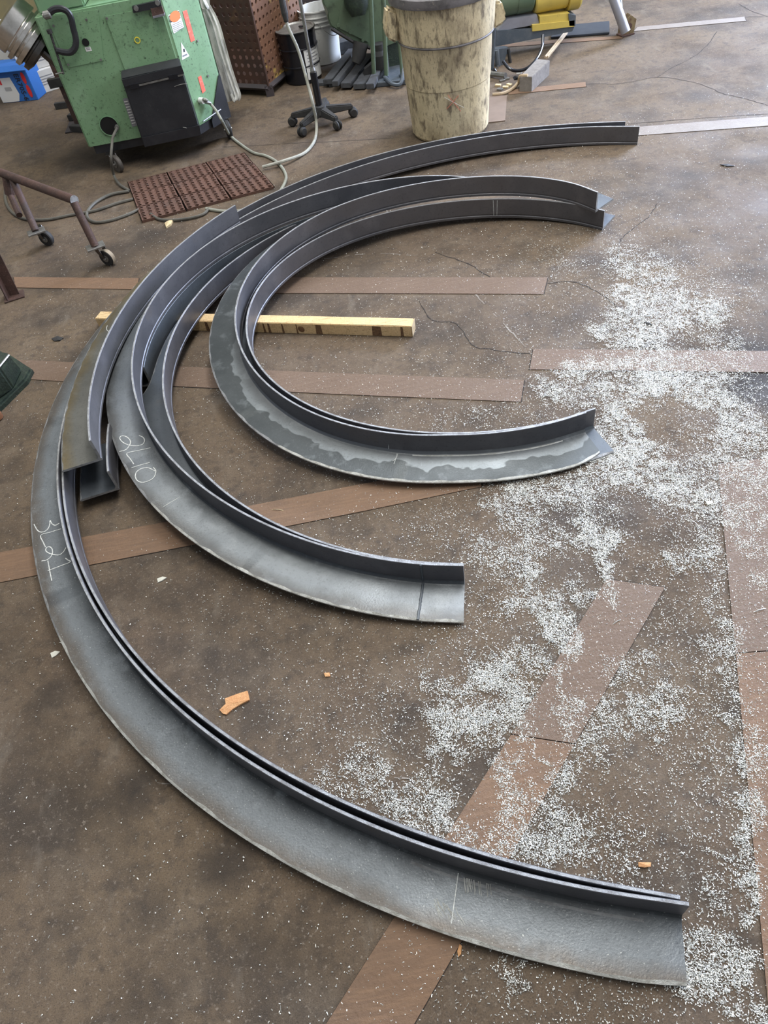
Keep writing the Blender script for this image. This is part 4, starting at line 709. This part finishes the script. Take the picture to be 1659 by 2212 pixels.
# long white sling hanging from the machine corner down to the floor
def ribbon(bm,pts,w_,th=.006,smooth=6,wdir=None):
    P=cat(pts,smooth); 
    for i,p in enumerate(P): pass
    wv=[w_]*len(P) if not isinstance(w_,list) else [np.interp(i/(len(P)-1),np.linspace(0,1,len(w_)),w_) for i in range(len(P))]
    rings=[]
    for i,p in enumerate(P):
        t=(P[min(i+1,len(P)-1)]-P[max(i-1,0)]).normalized(); s=Vector(wdir).normalized(); s=(s-t*s.dot(t)).normalized(); n=s.cross(t).normalized()
        fold=.006*math.sin(i*.9)
        rings.append([bm.verts.new(p+s*a*wv[i]/2+n*b) for a,b in ((-1,-th/2),(-.5,-th/2+.004),(0,-th/2-.003+fold*.3),(.5,-th/2+.004),(1,-th/2),(1,th/2),(.5,th/2+.004),(0,th/2-.003+fold*.3),(-.5,th/2+.004),(-1,th/2))])
    for a,b in zip(rings[:-1],rings[1:]):
        for k in range(10): bm.faces.new([a[k],a[(k+1)%10],b[(k+1)%10],b[k]])
    bm.faces.new(rings[0][::-1]); bm.faces.new(rings[-1])
sl=thing('webbing_sling','long white webbing sling hanging down between green machine and rusty crate','sling',(-.45,5.95,.0))
bm=BM(); ribbon(bm,[onY(443,-30,5.72),onY(443,14,5.72),onY(455,40,5.72),onY(468,90,5.71),onY(481,140,5.70),onY(494,185,5.69),onY(502,218,5.69)],[.06,.065,.085,.10,.10,.085,.07],wdir=(1,.1,.2)); obj('outer_strap',bm,M['sling'],sl,smooth=True)
bm=BM(); ribbon(bm,[onY(428,-30,5.75),onY(429,10,5.74),onY(433,30,5.73),onY(440,36,5.73),onY(444,20,5.72)],[.06,.065,.07,.065,.05],wdir=(1,0,.1)); obj('upper_loop',bm,M['sling'],sl,smooth=True)
bm=BM(); ribbon(bm,[onY(449,14,5.69),onY(466,50,5.68),onY(479,95,5.67),onY(492,140,5.66),onY(506,182,5.65),onY(514,206,5.64),onY(509,216,5.64),onY(502,202,5.66)],[.04,.05,.05,.045,.045,.04,.035],wdir=(1,.2,.2)); obj('inner_strap',bm,M['sling'],sl,smooth=True)
bm=BM(); lathe(bm,[(.02,0),(.03,.012),(.02,.024)],onY(441,12,5.66),(1,0,.3),12,capt=True); obj('sewn_eye',bm,M['sling'],sl)

# ------------------------------------------------------------ pails
def pail(name,label,c,r0,r1,h_,mt,lid,ring=()):
    t=thing(name,label,'pail',c); bm=BM(); pf=[(r0*.96,0),(r0,.006)]
    for z in sorted(ring): pf+=[(r0+(r1-r0)*z/h_,z-.006),(r0+(r1-r0)*z/h_+.007,z-.003),(r0+(r1-r0)*z/h_+.007,z+.003),(r0+(r1-r0)*z/h_,z+.006)]
    pf+=[(r1,h_-.012),(r1+.006,h_-.008),(r1+.006,h_)]
    if not lid: pf+=[(r1-.004,h_),(r0-.006,.02),(.001,.015)]
    lathe(bm,pf,c,n=36,capt=False); obj('pail_body',bm,mt,t,smooth=True); return t
bp=pail('black_pail','gloss black steel pail with a white label','',0,0,0,None,True) if False else None
pc=Vector((.035,6.33,0)); bp=pail('steel_pail','gloss black steel pail with a white label, lid on',pc,.142,.148,.35,M['black_gloss'],True,(.12,.235))
bm=BM(); lathe(bm,[(.001,.343),(.13,.343),(.138,.352),(.15,.352),(.152,.342)],pc,n=36,capb=False); obj('lid',bm,M['zinc'],bp,smooth=True)
bm=BM(); lathe(bm,[(.02,.352),(.02,.36),(.014,.362)],pc+Vector((.05,-.02,0)),n=12,capt=True); obj('pour_cap',bm,M['black_gloss'],bp)
bm=BM(); rw=[]; 
for k in range(9):
    an=R(-78+k*7.6); rw.append([pc+Vector((math.cos(an)*.1475,math.sin(an)*.1475,z)) for z in (.03,.235)])
V=[[bm.verts.new(p) for p in a] for a in rw]
for a,b in zip(V[:-1],V[1:]): bm.faces.new([a[0],b[0],b[1],a[1]])
obj('label',bm,M['paper'],bp)
for k in range(6):
    bm=BM(); z=.215-k*.022; rw=[[pc+Vector((math.cos(R(a))*.149,math.sin(R(a))*.149,zz)) for zz in (z,z+.005)] for a in range(-70,-30 if k%2 else -24,5)]
    V=[[bm.verts.new(p) for p in a] for a in rw]
    for a,b in zip(V[:-1],V[1:]): bm.faces.new([a[0],b[0],b[1],a[1]])
    obj('print_line',bm,M['ink_grey'],bp)
wc=Vector((.235,6.68,0)); wp=pail('plastic_pail','white plastic pail with a wire bail behind the black pail',wc,.132,.152,.375,M['white'],False,(.27,.30,.33))
bm=BM(); tube(bm,[wc+Vector((-.02,-.15,.30)),wc+Vector((.03,-.19,.25)),wc+Vector((.09,-.17,.205)),wc+Vector((.15,-.07,.20)),wc+Vector((.155,.0,.22))],.0022,5,5); obj('bail',bm,M['zinc'],wp)

# ------------------------------------------------------------ dark boards piled by the press
for k,(p0,p1,w_,z,lb) in enumerate([((697,172),(752,105),.075,.06,'left dark board of the oily pile beside the black pail'),((716,176),(768,112),.05,.075,'narrow dark board second from left in the oily pile'),((735,180),(790,115),.08,.05,'bluish dark board third from left in the oily pile'),((762,182),(806,125),.09,.045,'wide dark board fourth from left in the oily pile'),((790,182),(812,140),.06,.07,'rightmost dark board of the oily pile beside the pipes')]):
    a=at(*p0,z);b=at(*p1,z); d_=(b-a).normalized(); s=Vector((d_.y,-d_.x,0))*w_
    bm=BM(); hexa(bm,[p-Vector((0,0,.035)) for p in (a+s,b+s,b,a)]+[a+s,b+s,b,a],.003); obj('dark_board',bm,M['darkwood'],None,lb,'board','oily boards beside the press')
for k in range(3):
    a=at(700+k*28,188+k,0); bm=BM(); box(bm,a+Vector((-.05,0.02,0)),a+Vector((.07,.11,.024)),R(-20+k*8),bev=.003); obj('dark_block',bm,M['darkwood'],None,['leftmost','middle','rightmost'][k]+' dark wooden block propping the front of the oily boards','block','blocks under the oily boards')
a=at(745,108,.03); bm=BM(); box(bm,a+Vector((-.06,.02,-.03)),a+Vector((.25,.14,.06)),R(10),bev=.005); obj('dark_block',bm,M['darkwood'],None,'dark jagged timber block at the back of the oily boards','block')

# ------------------------------------------------------------ old olive press / saw body behind the bin
pr=thing('olive_machine','old olive green machine with pipes and a black chute, behind the bin','machine',(.75,6.3,0))
Yp=6.1
pts=[onY(*p,Yp) for p in ((697,-70),(697,8),(712,24),(708,42),(714,57),(765,88),(798,101),(813,110),(827,103),(862,91),(900,60),(900,-80))]
bm=BM(); prism(bm,pts,(0,.5,0)); bmesh.ops.bevel(bm,geom=[e for e in bm.edges if abs(e.verts[0].co.y-e.verts[1].co.y)<.01 and e.verts[0].co.y<6.2],offset=.01,segments=2,affect='EDGES'); obj('body',bm,M['green_old'],pr)
bm=BM(); prism(bm,[onY(*p,Yp-.012) for p in ((741,-30),(741,0),(728,58),(797,92),(797,-30))],(0,.006,0)); obj('guard_plate',bm,M['green_old'],pr)
for px in ((746,2),(731,54),(757,69),(784,86)):
    bm=BM(); disc(bm,onY(*px,Yp-.012),.012,(0,-1,0),.008,10); obj('bolt',bm,M['green_old'],pr)
bm=BM(); tube(bm,[onY(716,62,Yp-.01),onY(765,92,Yp-.01),onY(800,104,Yp-.01)],.012,6); obj('dark_edge_strip',bm,M['rubber'],pr)
bm=BM(); a=onY(768,-10,Yp-.06); lathe(bm,[(.09,0),(.085,.06),(.05,.12)],a,(0,-.2,-1),18,capt=True); obj('gear_cover',bm,M['green_dark'],pr,smooth=True)
bm=BM(); tube(bm,[onY(780,92,6.08),onY(775,118,6.06),onY(769,137,6.04)],[.055,.052,.032],14); obj('chute',bm,M['rubber'],pr,smooth=True)
for k,(px0,px1,Y) in enumerate((((800,-20),(809,182),5.93),((827,-20),(836,184),5.90),((862,90),(870,180),5.86))):
    a=onY(*px0,Y);b=onY(*px1,Y); b.z=max(b.z,.01); bm=BM(); tube(bm,[a,b],.016 if k<2 else .011,12); pp=obj('pipe',bm,M['green_old'],pr,smooth=True)
    bm=BM(); tube(bm,[b,b+Vector((0,0,.04))],.024,10); obj('union',bm,M['bluegrey'],pp)
bm=BM(); box(bm,(.62,6.12,0),(.95,6.5,.3),bev=.01); obj('pedestal',bm,M['green_dark'],pr)
bm=BM(); box(bm,(.45,5.82,0),(.85,6.3,.035),R(-15),bev=.006); obj('base_plate',bm,M['bluegrey'],pr)
bm=BM(); lathe(bm,[(.06,0),(.06,.13),(.045,.16),(.045,.20)],(.62,6.02,.03),n=16,capt=True); obj('pump_body',bm,M['rubber'],pr,smooth=True)
bm=BM(); tube(bm,[(.62,5.86,.05),(.66,5.76,.03),(.72,5.74,.03),(.76,5.80,.10)],.014,8,6); obj('elbow_pipe',bm,M['bluegrey'],pr,smooth=True)
bm=BM(); prism(bm,[onY(*p,5.9) for p in ((812,178),(836,150),(838,205),(826,216),(806,210))],(0,.06,0)); obj('dark_bracket',bm,M['dark_plate'],pr)
bm=BM(); prism(bm,[onY(*p,6.0) for p in ((788,150),(812,130),(812,180),(800,195),(785,172))],(0,.05,0)); obj('side_casting',bm,M['rubber'],pr)
bm=BM(); prism(bm,[onY(*p,Yp-.03) for p in ((791,-10),(800,-10),(796,10),(791,11))],(0,.01,0)); obj('yellow_tag',bm,M['yellow'],pr)

# ------------------------------------------------------------ swivel base stand with pole
st=thing('pole_stand','black five-legged swivel chair base carrying a tall thin pole','stand',(.095,5.33,0))
cc_=Vector((.095,5.33,0))
for k,tgt in enumerate([at(631,256,.05),at(651,278,.05),at(728,264,.05),at(762,236,.05),at(703,222,.05)]):
    d_=Vector((tgt.x-cc_.x,tgt.y-cc_.y,0)); L=d_.length; d_.normalize(); s=Vector((-d_.y,d_.x,0)); e=cc_+d_*L
    P=[];
    bm=BM()
    A_=cc_+d_*.03
    hexa(bm,[A_-s*.034+Vector((0,0,.066)),e-s*.02+Vector((0,0,.056)),e+s*.02+Vector((0,0,.056)),A_+s*.034+Vector((0,0,.066)),A_-s*.026+Vector((0,0,.12)),e-s*.016+Vector((0,0,.086)),e+s*.016+Vector((0,0,.086)),A_+s*.026+Vector((0,0,.12))],.006)
    obj('leg',bm,M['rubber'],st)
    bm=BM()
    for q in (-1,1): lathe(bm,[(.014,0),(.029,.002),(.032,.012),(.022,.022)],e+s*q*.003+Vector((0,0,.032)),s*q,16,capt=True)
    tube(bm,[e+Vector((0,0,.03)),e+Vector((0,0,.062))],.008,8); obj('caster',bm,M['rubber'],st,smooth=True)
bm=BM(); lathe(bm,[(.05,.065),(.055,.08),(.045,.125),(.028,.13)],cc_,n=20,capt=True); obj('hub',bm,M['rubber'],st,smooth=True)
bm=BM(); tube(bm,[cc_+Vector((0,0,.12)),cc_+Vector((0,0,.33))],.023,16); obj('gas_column',bm,M['black_gloss'],st,smooth=True)
bm=BM(); tube(bm,[cc_+Vector((0,0,.33)),cc_+Vector((0,0,1.15))],.011,12); obj('pole',bm,M['zinc'],st,smooth=True)
bm=BM(); lathe(bm,[(.016,.325),(.018,.34),(.013,.36)],cc_,n=14,capt=True); obj('collar',bm,M['zinc'],st)
# ------------------------------------------------------------ cream bin
bc=Vector((.905,4.86,0)); bn=thing('trash_barrel','big cream plastic barrel, grimy and scratched, with a grey rim','bin',bc)
bm=BM(); lathe(bm,[(.20,.0),(.236,.004),(.246,.02),(.262,.30),(.266,.306),(.276,.53),(.279,.536),(.289,.55),(.292,.57),(.300,.74)],bc,n=56,wob=.0012); obj('barrel_wall',bm,M['bin'],bn,smooth=True)
bm=BM(); lathe(bm,[(.298,.735),(.318,.737),(.322,.752),(.318,.782),(.30,.79),(.285,.782),(.282,.74),(.268,.54),(.226,.06),(.001,.04)],bc,n=56,wob=.0015,capb=False); obj('rim',bm,M['bin_rim'],bn,smooth=True)
bm=BM(); lathe(bm,[(.287,.535),(.2905,.541),(.2875,.547)],bc,n=56,capb=False); obj('moulded_band',bm,M['bin_rim'],bn,smooth=True)
for sx,px in ((-1,[(832,14),(828,58),(834,80),(856,90),(857,20)]),(1,[(1059,0),(1080,-2),(1090,30),(1086,44),(1062,60)])):
    pts=[onY(*p,4.84) for p in px]; bm=BM(); prism(bm,[p+Vector((0,-.05,0)) for p in pts],(0,.10,0)); bmesh.ops.bevel(bm,geom=list(bm.edges),offset=.012,segments=2,affect='EDGES'); obj('handle',bm,M['bin'],bn)
for (x0,y0,x1,y1,mt_) in ((967,205,995,240,'redlabel'),(990,205,965,236,'redlabel'),(960,210,1002,232,'white')):
    a=onY(x0,y0,4.86-.258);b=onY(x1,y1,4.86-.258); bm=BM(); 
    P=[]
    for k in range(5):
        p=a.lerp(b,k/4); rr_=.247+.053*p.z/.74+.0015; dx=p.x-bc.x; p.y=bc.y-math.sqrt(max(rr_*rr_-dx*dx,0)); P.append(p)
    tube(bm,P,.0012,5,2); obj('scrawl_mark',bm,M[mt_],bn)

# ------------------------------------------------------------ motor unit at right of the bin
mo=thing('motor_unit','green and yellow electric motor on a grey beam, right of the bin','motor',(1.75,6.0,0))
Ym=5.95; mx=lambda px:onY(*px,Ym)
rG=.10
a=mx((1080,0));b=mx((1158,0)); c_=mx((1236,-8)); e_=mx((1264,-12))
zc=mx((1120,36)).z+rG
bm=BM(); lathe(bm,[(rG*.9,0),(rG,.01),(rG,(b.x-a.x)*.5),(rG*1.03,(b.x-a.x)*.5+.003),(rG*1.03,(b.x-a.x)-.02),(rG*.8,(b.x-a.x))],(a.x,Ym+.08,zc),(1,0,0),32,capt=True); obj('gearcase',bm,M['green_old'],mo,smooth=True)
bm=BM(); lathe(bm,[(rG*.85,0),(rG*.92,.01),(rG*.92,.24),(rG*.85,.25)],(b.x,Ym+.08,zc-.03),(1,0,0),32,capt=True); obj('motor_body',bm,M['yellow'],mo,smooth=True)
bm=BM(); lathe(bm,[(rG*.98,0),(rG*1.0,.005),(rG*1.0,.08),(rG*.9,.095)],(b.x+.25,Ym+.08,zc-.045),(1,0,0),32,capt=True); obj('fan_cowl',bm,M['yellow'],mo,smooth=True)
for pxs,mt_,dy in ((((1166,36),(1230,28),(1230,44),(1166,54)),'yellow',.0),(((1150,54),(1241,44),(1241,57),(1150,68)),'yellow',-.01),(((1073,66),(1241,57),(1236,68),(1070,101)),'bluegrey',0),(((1095,42),(1160,32),(1165,52),(1073,68)),'silver',.01)):
    bm=BM(); prism(bm,[onY(*p,Ym-.02+dy) for p in pxs],(0,.16,0)); obj('bed_plate' if mt_!='bluegrey' else 'beam',bm,M[mt_],mo)
bm=BM(); prism(bm,[onY(*p,Ym-.03) for p in ((1228,30),(1244,33),(1243,56),(1230,56))],(0,.12,0)); obj('end_bracket',bm,M['bluegrey'],mo)
for p0,p1,Y,r,mt_ in (((1068,58),(1064,180),5.75,.012,'bluegrey'),((1072,108),(1076,170),5.8,.02,'bluegrey'),((1098,105),(1102,150),5.82,.012,'rubber'),((1066,150),(1070,198),5.7,.014,'black_gloss'),((1076,142),(1074,180),5.75,.006,'zinc')):
    a=onY(*p0,Y);b=onY(*p1,Y);b.z=max(b.z,.0); bm=BM(); tube(bm,[a,b],r,10); obj('strut',bm,M[mt_],mo)
bm=BM(); prism(bm,[onY(*p,5.8) for p in ((1067,107),(1096,104),(1089,140),(1083,150),(1068,118))],(0,.06,0)); obj('foot_casting',bm,M['bluegrey'],mo)
bm=BM(); prism(bm,[onY(*p,5.85) for p in ((1090,110),(1098,103),(1104,112),(1094,118))],(0,.04,0)); obj('small_clamp',bm,M['bluegrey'],mo)
bm=BM(); tube(bm,[at(1173,76,.14),at(1171,100,.09),at(1161,125,.06),at(1141,146,.035),at(1118,153,.03),at(1100,148,.05),at(1087,133,.08)],.011,10,6); obj('power_cable',bm,M['black_gloss'],mo,smooth=True)
bm=BM(); disc(bm,onY(1114,176,5.52),.036,(0,-1,.1),.06,18); bm2=bm; obj('wheel',bm2,M['black_gloss'],mo,smooth=True)
bm=BM(); lathe(bm,[(.03,0),(.036,.005),(.036,.04),(.03,.045)],onY(1116,166,5.6),(.5,-.2,.1),14,capt=True); obj('cog',bm,M['zinc'],mo)
bm=BM(); tube(bm,[(1.30,5.75,.015),(1.36,5.62,.02),(1.44,5.5,.03)],.018,8,4); obj('short_pipe',bm,M['zinc'],mo)
for k,(x,y) in enumerate(((1085,176),(1092,190),(1080,195),(1100,185),(1094,172),(1076,186))):
    p=at0(x,y); bm=BM(); box(bm,p-Vector((.02,.012,0)),p+Vector((.02,.012,.012)),random.random()*3,bev=.002); obj('litter_chip',bm,M['shred_pale'] if k%2 else M['zinc'],None,['metal scrap nearest the bin in the litter beside it','pale wood scrap in front of the litter heap','metal scrap lowest in the litter by the bin','pale wood scrap nearest the grey timber block','metal scrap furthest back in the litter by the bin','pale wood scrap tucked against the bin side'][k],'scrap','litter beside the bin')
bm=BM(); tube(bm,[at(1064,204,.012),at(1085,202,.012),at(1105,193,.012),at(1120,178,.03),at(1124,165,.09),at(1140,163,.10)],.011,8,6); obj('sheathed_cable',bm,M['stick'],None,'tan sheathed cable curling from the bin to the grey block','cable')
# grey block, stick, plates, strut
bz=.095; tp=[at(1122,166,bz),at(1149,166,bz),at(1188,130,bz),at(1160,127,bz)]
bm=BM(); hexa(bm,[Vector((p.x,p.y,0)) for p in tp]+tp,.003); obj('wooden_block',bm,M['greywood'],None,'weathered grey timber block on the floor right of the bin','block')
bm=BM(); a=at(1178,127,.10); b=at(1225,65,.03); 
a=Vector((1.72,5.56,.07)); a=at(1180,124,.055); b=at(1226,66,.012)
ribbon(bm,[a,(a+b)/2+Vector((.01,0,.01)),b],.03,.012,4,wdir=(1,-.5,0)); obj('wood_stick',bm,M['stick'],None,'pale flat stick leaning behind the grey timber block','stick')
bm=BM(); P=[at0(*p) for p in ((1190,85),(1316,75),(1316,50),(1190,62))]; hexa(bm,[p+Vector((0,0,.003)) for p in P]+[p+Vector((0,0,.016)) for p in P],.002); obj('steel_plate',bm,M['dark_plate'],None,'dark flat steel plate on the floor behind the motor','plate')
bm=BM(); P=[at0(*p) for p in ((1040,209),(1095,208),(1091,262),(1040,268))]; hexa(bm,P+[p+Vector((0,0,.006)) for p in P]); obj('hardboard_sheet',bm,M['tan_board'],None,'thin tan board lying on the floor beside the bin','board')
sr=thing('prop_leg','silver inclined prop leg with a rusty hinged foot, upper right','support leg',at(1353,78,0))
a=at(1352,70,.05); tp_=onY(1312,-40,a.y+.12); bm=BM(); tube(bm,[a,tp_],.034,16); obj('tube_leg',bm,M['silver'],sr,smooth=True)
a2=at(1352,66,.05)+Vector((.02,.12,0)); bm=BM(); tube(bm,[a2,onY(1335,-30,a2.y+.25)],.016,10); obj('rear_tube',bm,M['bluegrey'],sr,smooth=True)
fc=at(1352,76,0); bm=BM(); box(bm,fc-Vector((.055,.03,0)),fc+Vector((.055,.05,.012)),R(12),bev=.003); obj('foot_plate',bm,M['rust'],sr)
bm=BM(); prism(bm,[fc+Vector(p) for p in ((-.045,-.02,.01),(.05,-.02,.01),(.06,-.02,.10),(.015,-.02,.13),(-.04,-.02,.09))],(0,.008,0)); prism(bm,[fc+Vector(p) for p in ((-.045,.045,.01),(.05,.045,.01),(.06,.045,.10),(.015,.045,.13),(-.04,.045,.09))],(0,.008,0)); obj('hinge_bracket',bm,M['brassy'],sr)
bm=BM(); disc(bm,fc+Vector((.01,-.03,.065)),.018,(0,1,0),.1,12); obj('hinge_bolt',bm,M['rust'],sr)

# ------------------------------------------------------------ rubber mat of nine tiles
mt0=thing('rubber_mat','brown perforated rubber floor mat in front of the green machine','mat',(-.78,4.76,0))
c00=at(305,478,.014);c10=at(594,403,.014);c01=at(274,393,.014);c11=at(527,329,.014)
def bil(u,v): return (c00*(1-u)*(1-v)+c10*u*(1-v)+c01*(1-u)*v+c11*u*v)
for i in range(3):
    for j in range(3):
        u0,u1=i/3+.003,(i+1)/3-.003; v0,v1=j/3+.004,(j+1)/3-.004
        if i==0 and j==0: pass
        o=bil(u0,v0); bm=BM(); uu=bil(u1,v0)-o; vv=bil(u0,v1)-o
        perf(bm,o,uu,vv,6,5,.31,Vector((0,0,-.010)))
        # ribs standing proud between rows and rounded studs
        for a in range(6):
            for b in range(5):
                c=o+uu*((a+.5)/6)+vv*((b+.98)/5 if b<4 else .5/5); n_=(uu/6)*.30
                if b<4: tube(bm,[c-n_-Vector((0,0,.001)),c+Vector((0,0,.004)),c+n_-Vector((0,0,.001))],.004,4)
        prism(bm,[o,o+uu,o+uu-Vector((0,0,.013)),o-Vector((0,0,.013))],vv.normalized()*.004)
        prism(bm,[o+vv,o+uu+vv,o+uu+vv-Vector((0,0,.013)),o+vv-Vector((0,0,.013))],-vv.normalized()*.004)
        prism(bm,[o,o+vv,o+vv-Vector((0,0,.013)),o-Vector((0,0,.013))],uu.normalized()*.004)
        prism(bm,[o+uu,o+uu+vv,o+uu+vv-Vector((0,0,.013)),o+uu-Vector((0,0,.013))],-uu.normalized()*.004)
        obj('mat_tile',bm,M['mat_rubber'],mt0)
bm=BM(); P=[bil(*q)-Vector((0,0,.0125)) for q in ((.01,.01),(.99,.01),(.99,.99),(.01,.99))]; prism(bm,P,(0,0,.002)); obj('hole_shade_sheet',bm,M['hole'],mt0)  # black sheet below the tiles, shade in their holes put into its colour

# ------------------------------------------------------------ hoses and cables
def cable(pts,r,mt_,name,label,catg='cable',n=8):
    bm=BM(); tube(bm,pts,r,n,6); return obj(name,bm,M[mt_],None,label,catg,smooth=True)
F_=lambda x,y,z=None,r=.009: at(x,y,r if z is None else z)
cable([onY(612,-20,5.46),onY(618,45,5.44),onY(645,110,5.40),onY(662,170,5.33),onY(676,225,5.25),F_(683,262,.06),F_(683,290,.014),F_(675,312,.012),F_(655,332,.012),F_(615,347,.03),F_(567,361,.02)],.010,'hose','air_hose','pale grey hose hanging past the pole stand onto the floor','hose')
bm=BM(); lathe(bm,[(.012,0),(.016,.01),(.022,.05),(.02,.16),(.026,.19),(.018,.2)],onY(619,48,5.44),(onY(607,-10,5.46)-onY(619,48,5.44)),12,capt=True); obj('hose_coupling',bm,M['rubber'],None,'black grip on the upper end of the hanging grey hose','coupling')
cable([face((432,217),0,True)+NS*.01,face((432,217),0,True)+NS*.05+Vector((0,0,.01)),onY(452,222,5.33),onY(466,238,5.28),onY(480,262,5.2),F_(497,292,.03),F_(520,312),F_(548,330),F_(575,337),F_(598,350),F_(613,368),F_(618,385),F_(610,405),F_(596,424),F_(565,444),F_(520,455),F_(480,456),F_(445,451)],.0095,'cable_light','mains_cable','pale grey cable from the green machine, looping past the mat','cable')
bm=BM(); disc(bm,face((431,217),0,True),.018,NS,.035,12); obj('plug_fitting',bm,M['white'],mach)
bm=BM(); tube(bm,[face((433,218),0,True)+NS*.03,face((445,222),0,True)+NS*.04],.011,8); obj('strain_relief',bm,M['zinc'],mach)
cable([F_(452,450,.010),F_(440,462,.011),F_(415,470,.011),F_(380,475,.011),F_(345,474,.010),F_(325,462,.008)],.0085,'hose_dirty','cable','dirty cable curving out from under the mat front edge')
cable([face((254,273))+NF*.03,face((247,285))+NF*.09,onY(242,310,5.08),onY(240,345,5.02),F_(246,378,.03),F_(258,398,.014),F_(280,412,.009)],.009,'hose_dirty','cable','dark cable dropping from the round port of the green machine')
cable([F_(288,430,.008),F_(250,440),F_(205,455),F_(150,465),F_(105,474),F_(60,474),F_(30,462),F_(14,440),F_(11,415),F_(16,395),F_(8,380)],.0095,'hose_dirty','cable','long dirty cable running left from the mat behind the pipe trolley')
cable([F_(278,413,.010),F_(240,420,.012),F_(208,436,.012),F_(190,455),F_(189,470),F_(205,480),F_(235,477),F_(270,466),F_(300,453,.008)],.0095,'hose_dirty','cable','dirty cable in a loop just left of the mat')

# ------------------------------------------------------------ rusty pipe trolley at left
tr=thing('pipe_trolley','rusty welded pipe trolley on casters at the left edge','trolley',(-1.6,4.2,0))
zt=.345; A_=at(160,432,zt); Bf=at(15,378,zt); 
bm=BM(); tube(bm,[A_,A_+(Bf-A_)*1.35],.024,14); obj('top_pipe',bm,M['rust'],tr,smooth=True)
bm=BM(); disc(bm,A_-(Bf-A_).normalized()*.001,.0245,(A_-Bf),.003,14); obj('cut_end',bm,M['bare'],tr)
def tleg(top,bottom_px):
    b=at(*bottom_px,.12); bm=BM(); tube(bm,[top-Vector((0,0,.01)),b],.021,14); obj('leg',bm,M['rust'],tr,smooth=True)
    bm=BM(); box(bm,b-Vector((.05,.035,.006)),b+Vector((.05,.035,.004)),R(20),bev=.002); obj('caster_plate',bm,M['zinc'],tr)
    return b
b1=tleg(A_+Vector((-.005,-.005,0)),(206,532)); 
b2=tleg(A_+(Bf-A_)*.93,(78,500))
caster(tr,at(232,556,.045)+Vector((0,0,0)),.045,.03,R(-30),'rubber',top=.112); caster(tr,at(100,514,.045),.045,.03,R(-25),'rubber',top=.112)
bm=BM(); a=at(232,556,.045); lathe(bm,[(.0455,.012),(.046,.0),(.0455,-.012)],a,(.5,.866,0),24,capb=False); obj('tread',bm,M['caster_pale'],tr,smooth=True)
a=A_+(Bf-A_)*1.02; bm=BM(); tube(bm,[a+Vector((0,0,-.02)),at(22,420,.24)],.03,12); tube(bm,[at(22,420,.24),at(42,465,.18)],.018,10); obj('handle_sleeve',bm,M['rust'],tr,smooth=True)
a=at(-30,560,.28);
st2=thing('trestle_leg','rusty angle-iron trestle leg with a foot plate at the left edge','support leg',at(30,650,0))
f=at(32,640,0); t_=onY(-8,560,f.y+.02); dz=t_-f
bm=BM(); prism(bm,[f+Vector((-.03,0,.008)),f+Vector((.03,0,.008)),t_+Vector((.03,0,0))+dz*.8,t_+Vector((-.03,0,0))+dz*.8],(0,.006,0)); obj('leg_flange',bm,M['rust'],st2)
bm=BM(); prism(bm,[f+Vector((-.03,0,.008)),f+Vector((-.03,-.05,.008)),t_+Vector((-.03,-.05,0))+dz*.8,t_+Vector((-.03,0,0))+dz*.8],(.006,0,0)); obj('leg_flange',bm,M['rust'],st2)
bm=BM(); box(bm,f+Vector((-.055,-.05,0)),f+Vector((.055,.035,.008)),R(15),bev=.002); obj('foot_plate',bm,M['rust'],st2)
# dark green cast foot at left edge
gf=thing('cast_machine_foot','greasy dark green cast machine foot at the left edge','machine foot',(-1.75,2.9,0))
P=[at0(*p) for p in ((75,806),(62,830),(0,892),(-120,980),(-200,800),(-60,760),(20,770))]
bm=BM(); prism(bm,[Vector((p.x,p.y,0)) for p in P],(0,0,.03)); bmesh.ops.bevel(bm,geom=[e for e in bm.edges if e.verts[0].co.z>.02 and e.verts[1].co.z>.02],offset=.01,segments=2,affect='EDGES'); obj('sole',bm,M['green_dark'],gf)
Pb_=[at(*p,.03) for p in ((48,800),(30,840),(-60,905),(-160,880),(-120,770),(-20,768))]; Pt_=[at(*p,.16) for p in ((20,768),(-2,795),(-90,850),(-170,820),(-130,730),(-40,735))]
bm=BM(); a=[bm.verts.new(p) for p in Pb_]; b=[bm.verts.new(p) for p in Pt_]; bm.faces.new(a); bm.faces.new(b[::-1])
for i in range(6): bm.faces.new([a[i],a[(i+1)%6],b[(i+1)%6],b[i]])
bmesh.ops.bevel(bm,geom=list(bm.edges),offset=.008,segments=2,affect='EDGES'); obj('pedestal',bm,M['green_dark'],gf,smooth=True)
bm=BM(); tube(bm,[Pt_[0]+Vector((0,0,.003)),Pt_[1]+Vector((0,0,.003)),Pt_[2]+Vector((0,0,.003))],.005,6); obj('worn_edge',bm,M['zinc'],gf)
bm=BM(); c=at(-6,905,.0); lathe(bm,[(.02,0),(.03,.005),(.03,.03),(.022,.034)],c,n=20,capt=True); obj('copper_cap',bm,M['copper'],None,'coppery round cap on the floor at the left edge','cap',smooth=True)
